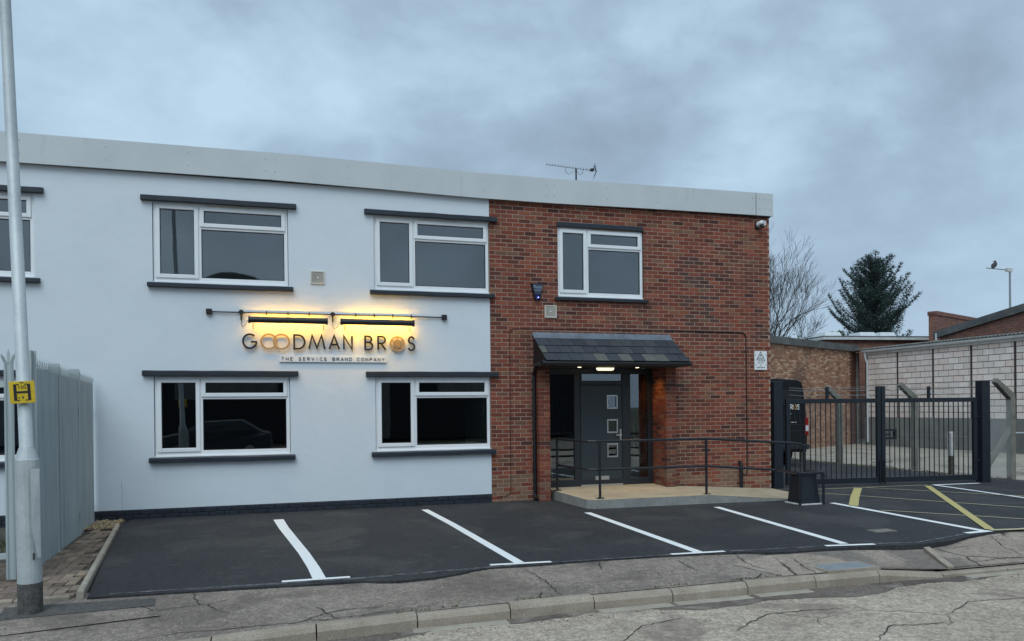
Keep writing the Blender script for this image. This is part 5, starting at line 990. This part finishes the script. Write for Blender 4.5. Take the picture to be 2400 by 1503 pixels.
# ------------------------------------------------------------------ trees
def bare_tree(base, height, spread, seed, lab, depth=7, lean=(0, 0)):
    R = random.Random(seed); e = empty('bare_tree', base, lab, 'tree', 'leafless trees behind the brick workshop')
    tr = MB(); tw = MB()
    def grow(p, d, ln, r, k):
        n = 3; pts = [p]; rs = [r]
        for i in range(n):
            d = (d + Vector((R.gauss(0, .10), R.gauss(0, .10), R.gauss(0.03, .05)))).normalized(); pts.append(pts[-1] + d * ln / n); rs.append(r * (1 - .26 * (i + 1) / n))
        (tr if k >= depth - 1 else tw).tube(pts, rs, 7 if k > 4 else (4 if k > 2 else 3), k > 5)
        if k == 0: return
        m_ = 3 if (k > 2 or R.random() < .6) else 2
        for j in range(m_):
            ang = R.uniform(.22, .62) * spread; az = R.uniform(0, 2 * PI); s_ = d.orthogonal().normalized(); t_ = d.cross(s_)
            nd = (d * math.cos(ang) + (s_ * math.cos(az) + t_ * math.sin(az)) * math.sin(ang) + Vector((0, 0, .12))).normalized(); at = pts[-1] if j < 2 else pts[2]
            grow(at, nd, ln * R.uniform(.66, .88), max(.007, rs[-1] * R.uniform(.62, .80)), k - 1)
    grow(Vector((0, 0, 0)), Vector((lean[0], lean[1], 1)).normalized(), height * .23, height * .016, depth)
    tr.build('trunk', 'bark', e, smooth=True); tw.build('crown', 'bark', e)
bare_tree((25.2, 28.4, 0), 14.6, .8, 8, 'tall bare winter tree right against the brick corner', 7, (.02, 0)); bare_tree((28.8, 29.5, 0), 11.0, .9, 14, 'lower bare tree between the tall bare tree and the conifer', 6); bare_tree((27.4, 33.5, 0), 12.5, 1.1, 21, 'bare tree half hidden behind the tall bare tree', 6, (.1, 0)); bare_tree((23.6, 28.0, 0), 13.5, 1.0, 33, 'bare tree mostly hidden by the brick corner', 6)
R = random.Random(3); e = empty('conifer_tree', (34.0, 28.0, 0), 'dark spreading conifer behind the low flat roofed workshop', 'tree')
m = MB(); m.tube([(0, 0, 0), (.1, 0, 5), (.0, 0, 9), (-.15, 0, 11.2)], [.32, .24, .10, .02], 8); m.build('trunk', 'bark', e, smooth=True)
cr = MB(); br = MB()
def tuft(p, d, s):
    sd_ = d.orthogonal().normalized(); t_ = d.cross(sd_)
    for q in range(4):
        a = R.uniform(0, 2 * PI); o_ = (sd_ * math.cos(a) + t_ * math.sin(a)); nd = (d * R.uniform(.5, 1.1) + o_ * .9 + Vector((0, 0, .15))).normalized(); wv_ = nd.cross(Vector((R.gauss(0, 1), R.gauss(0, 1), R.gauss(0, 1)))).normalized() * s * .10
        cr.faces([p - wv_, p + wv_, p + nd * s + wv_ * .2], [(0, 1, 2)])
for i in range(125):
    z = 3.0 + 7.9 * (i / 124) ** .95; fr_ = (11.2 - z) / 8.2; L_ = (.45 + 3.05 * min(1, fr_ * 1.7) ** .8) * R.choice((.55, .75, .9, 1.0, 1.18)); az = i * 2.4 + R.uniform(-.4, .4); up = R.uniform(-.08, .50) + .60 * (1 - fr_)
    d = Vector((math.cos(az), math.sin(az), up)).normalized(); p = Vector((0.0, 0, z)); n = max(5, int(L_ * 5.5)); pts = [p.copy()]
    for k_ in range(n): d = (d + Vector((0, 0, .05)) + Vector((R.gauss(0, .05), R.gauss(0, .05), R.gauss(0, .03)))).normalized(); p = p + d * (L_ / n); pts.append(p.copy())
    br.tube(pts, [max(.006, .05 * (1 - j / len(pts))) for j in range(len(pts))], 4, False)
    for j, q in enumerate(pts[1:]):
        f = (j + 1) / n; side = Vector((-d.y, d.x, 0)).normalized(); sl2 = (.75 * (1 - f) + .20) * min(1, L_ / 2.2)
        for sg in (-1, 1):
            dd = (side * sg + d * .8 + Vector((0, 0, R.uniform(-.05, .25)))).normalized(); cnt = max(2, int(sl2 * 7))
            for c_ in range(cnt + 1): tuft(q + dd * (sl2 * c_ / cnt) + Vector((0, 0, R.uniform(-.05, .05))), dd, R.uniform(.12, .24))
        tuft(q, d, .26); tuft(q, d, .22)
br.build('branches', 'bark', e); cr.build('crown', 'needles', e)
for i, (x, y, s, h) in enumerate(((27.4, 27.2, 1.9, 6.0), (29.6, 26.8, 1.5, 5.6), (31.2, 28.2, 1.3, 6.4))):
    e = empty('shrub', (x, y, 0), ('rounded olive shrub at the foot of the tall bare tree', 'small olive shrub between the bare trees', 'taller olive shrub beside the conifer')[i], 'shrub', 'shrubs over the workshop roof'); m = MB(); m.tube([(0, 0, 0), (0, 0, h * .7)], [.1, .04], 6); m.build('stem', 'bark', e); m = MB()
    for k_ in range(1500):
        v_ = Vector((R.gauss(0, 1), R.gauss(0, 1), R.gauss(0, 1))).normalized() * R.uniform(.35, 1) * s; p = Vector((v_.x, v_.y, h - s * .75 + v_.z * .8)); a = Vector((R.gauss(0, 1), R.gauss(0, 1), R.gauss(0, 1))).normalized() * .09; b = a.orthogonal().normalized() * .05; m.faces([p - a, p + b, p + a, p - b], [(0, 1, 2, 3)])
    m.build('crown', 'hedge_leaf', e)

# ------------------------------------------------------------------ across the road (seen only in the window reflections)
e = empty('arched_warehouse', (-6, -34, 0), 'dark warehouse with an arched roof across the road, mirrored in the windows', 'building')
m = MB(); m.box(-22, 22, -14, 0, -.2, 6.4); m.build('wall', 'room_dark', e)
m = MB(); pts = [(-4.6 + 9.2 * i / 16, 0.02, 6.4 + 3.3 * math.sin(PI * i / 16) ** .8) for i in range(17)]; m.prism(pts, (0, -14, 0)); m.build('roof', 'asbestos', e, fix=True)
for a, b, c, d in ((-3.2, 2.4, 2.3, 5.8), (6.2, 9.0, -.1, 3.9), (12.0, 17.0, 2.3, 5.8), (-15, -9.5, -.1, 5.6)):
    m = MB(); m.box(a, b, .002, .08, c, d); m.build('cladding_panel', 'grey_render', e)
def car(name, loc, rz, lab, paint_m):
    e = empty(name, loc, lab, 'car', None, rz)
    side = [(-2.05, .28), (-2.1, .62), (-1.95, .86), (-1.1, .98), (-.45, 1.42), (.95, 1.46), (1.65, 1.05), (2.0, .95), (2.08, .5), (2.0, .28)]
    m = MB(); n = len(side); vs = []
    for y, f in ((-.86, .94), (-.80, 1.0), (.80, 1.0), (.86, .94)): vs += [(x, y if z < 1.0 else y * .82, .28 + (z - .28) * f) for x, z in side]
    m.faces(vs, [(r * n + i, r * n + (i + 1) % n, (r + 1) * n + (i + 1) % n, (r + 1) * n + i) for r in range(3) for i in range(n)] + [tuple(range(n)), tuple(reversed(range(3 * n, 4 * n)))]); bevel(m.build('body', paint_m, e, fix=True), .04)
    for sg in (-1, 1):
        m = MB(); m.poly([(-.95, sg * .80, 1.0), (1.45, sg * .80, 1.06), (.9, sg * .70, 1.40), (-.42, sg * .70, 1.37)]); m.build('side_glass', 'van_paint', e)
        for x in (-1.3, 1.3): m = MB(); m.tube([(x, sg * .66, .31), (x, sg * .88, .31)], .31, 18); wh = m.build('wheel', 'tyre', e); m = MB(); m.tube([(x, sg * .86, .31), (x, sg * .895, .31)], .19, 12); m.build('rim', 'steel_grey', wh)
car('parked_car', (-5.9, -18.3, -.12), .06, 'dark hatchback parked across the road, mirrored in the left ground floor window', 'slate_paint')
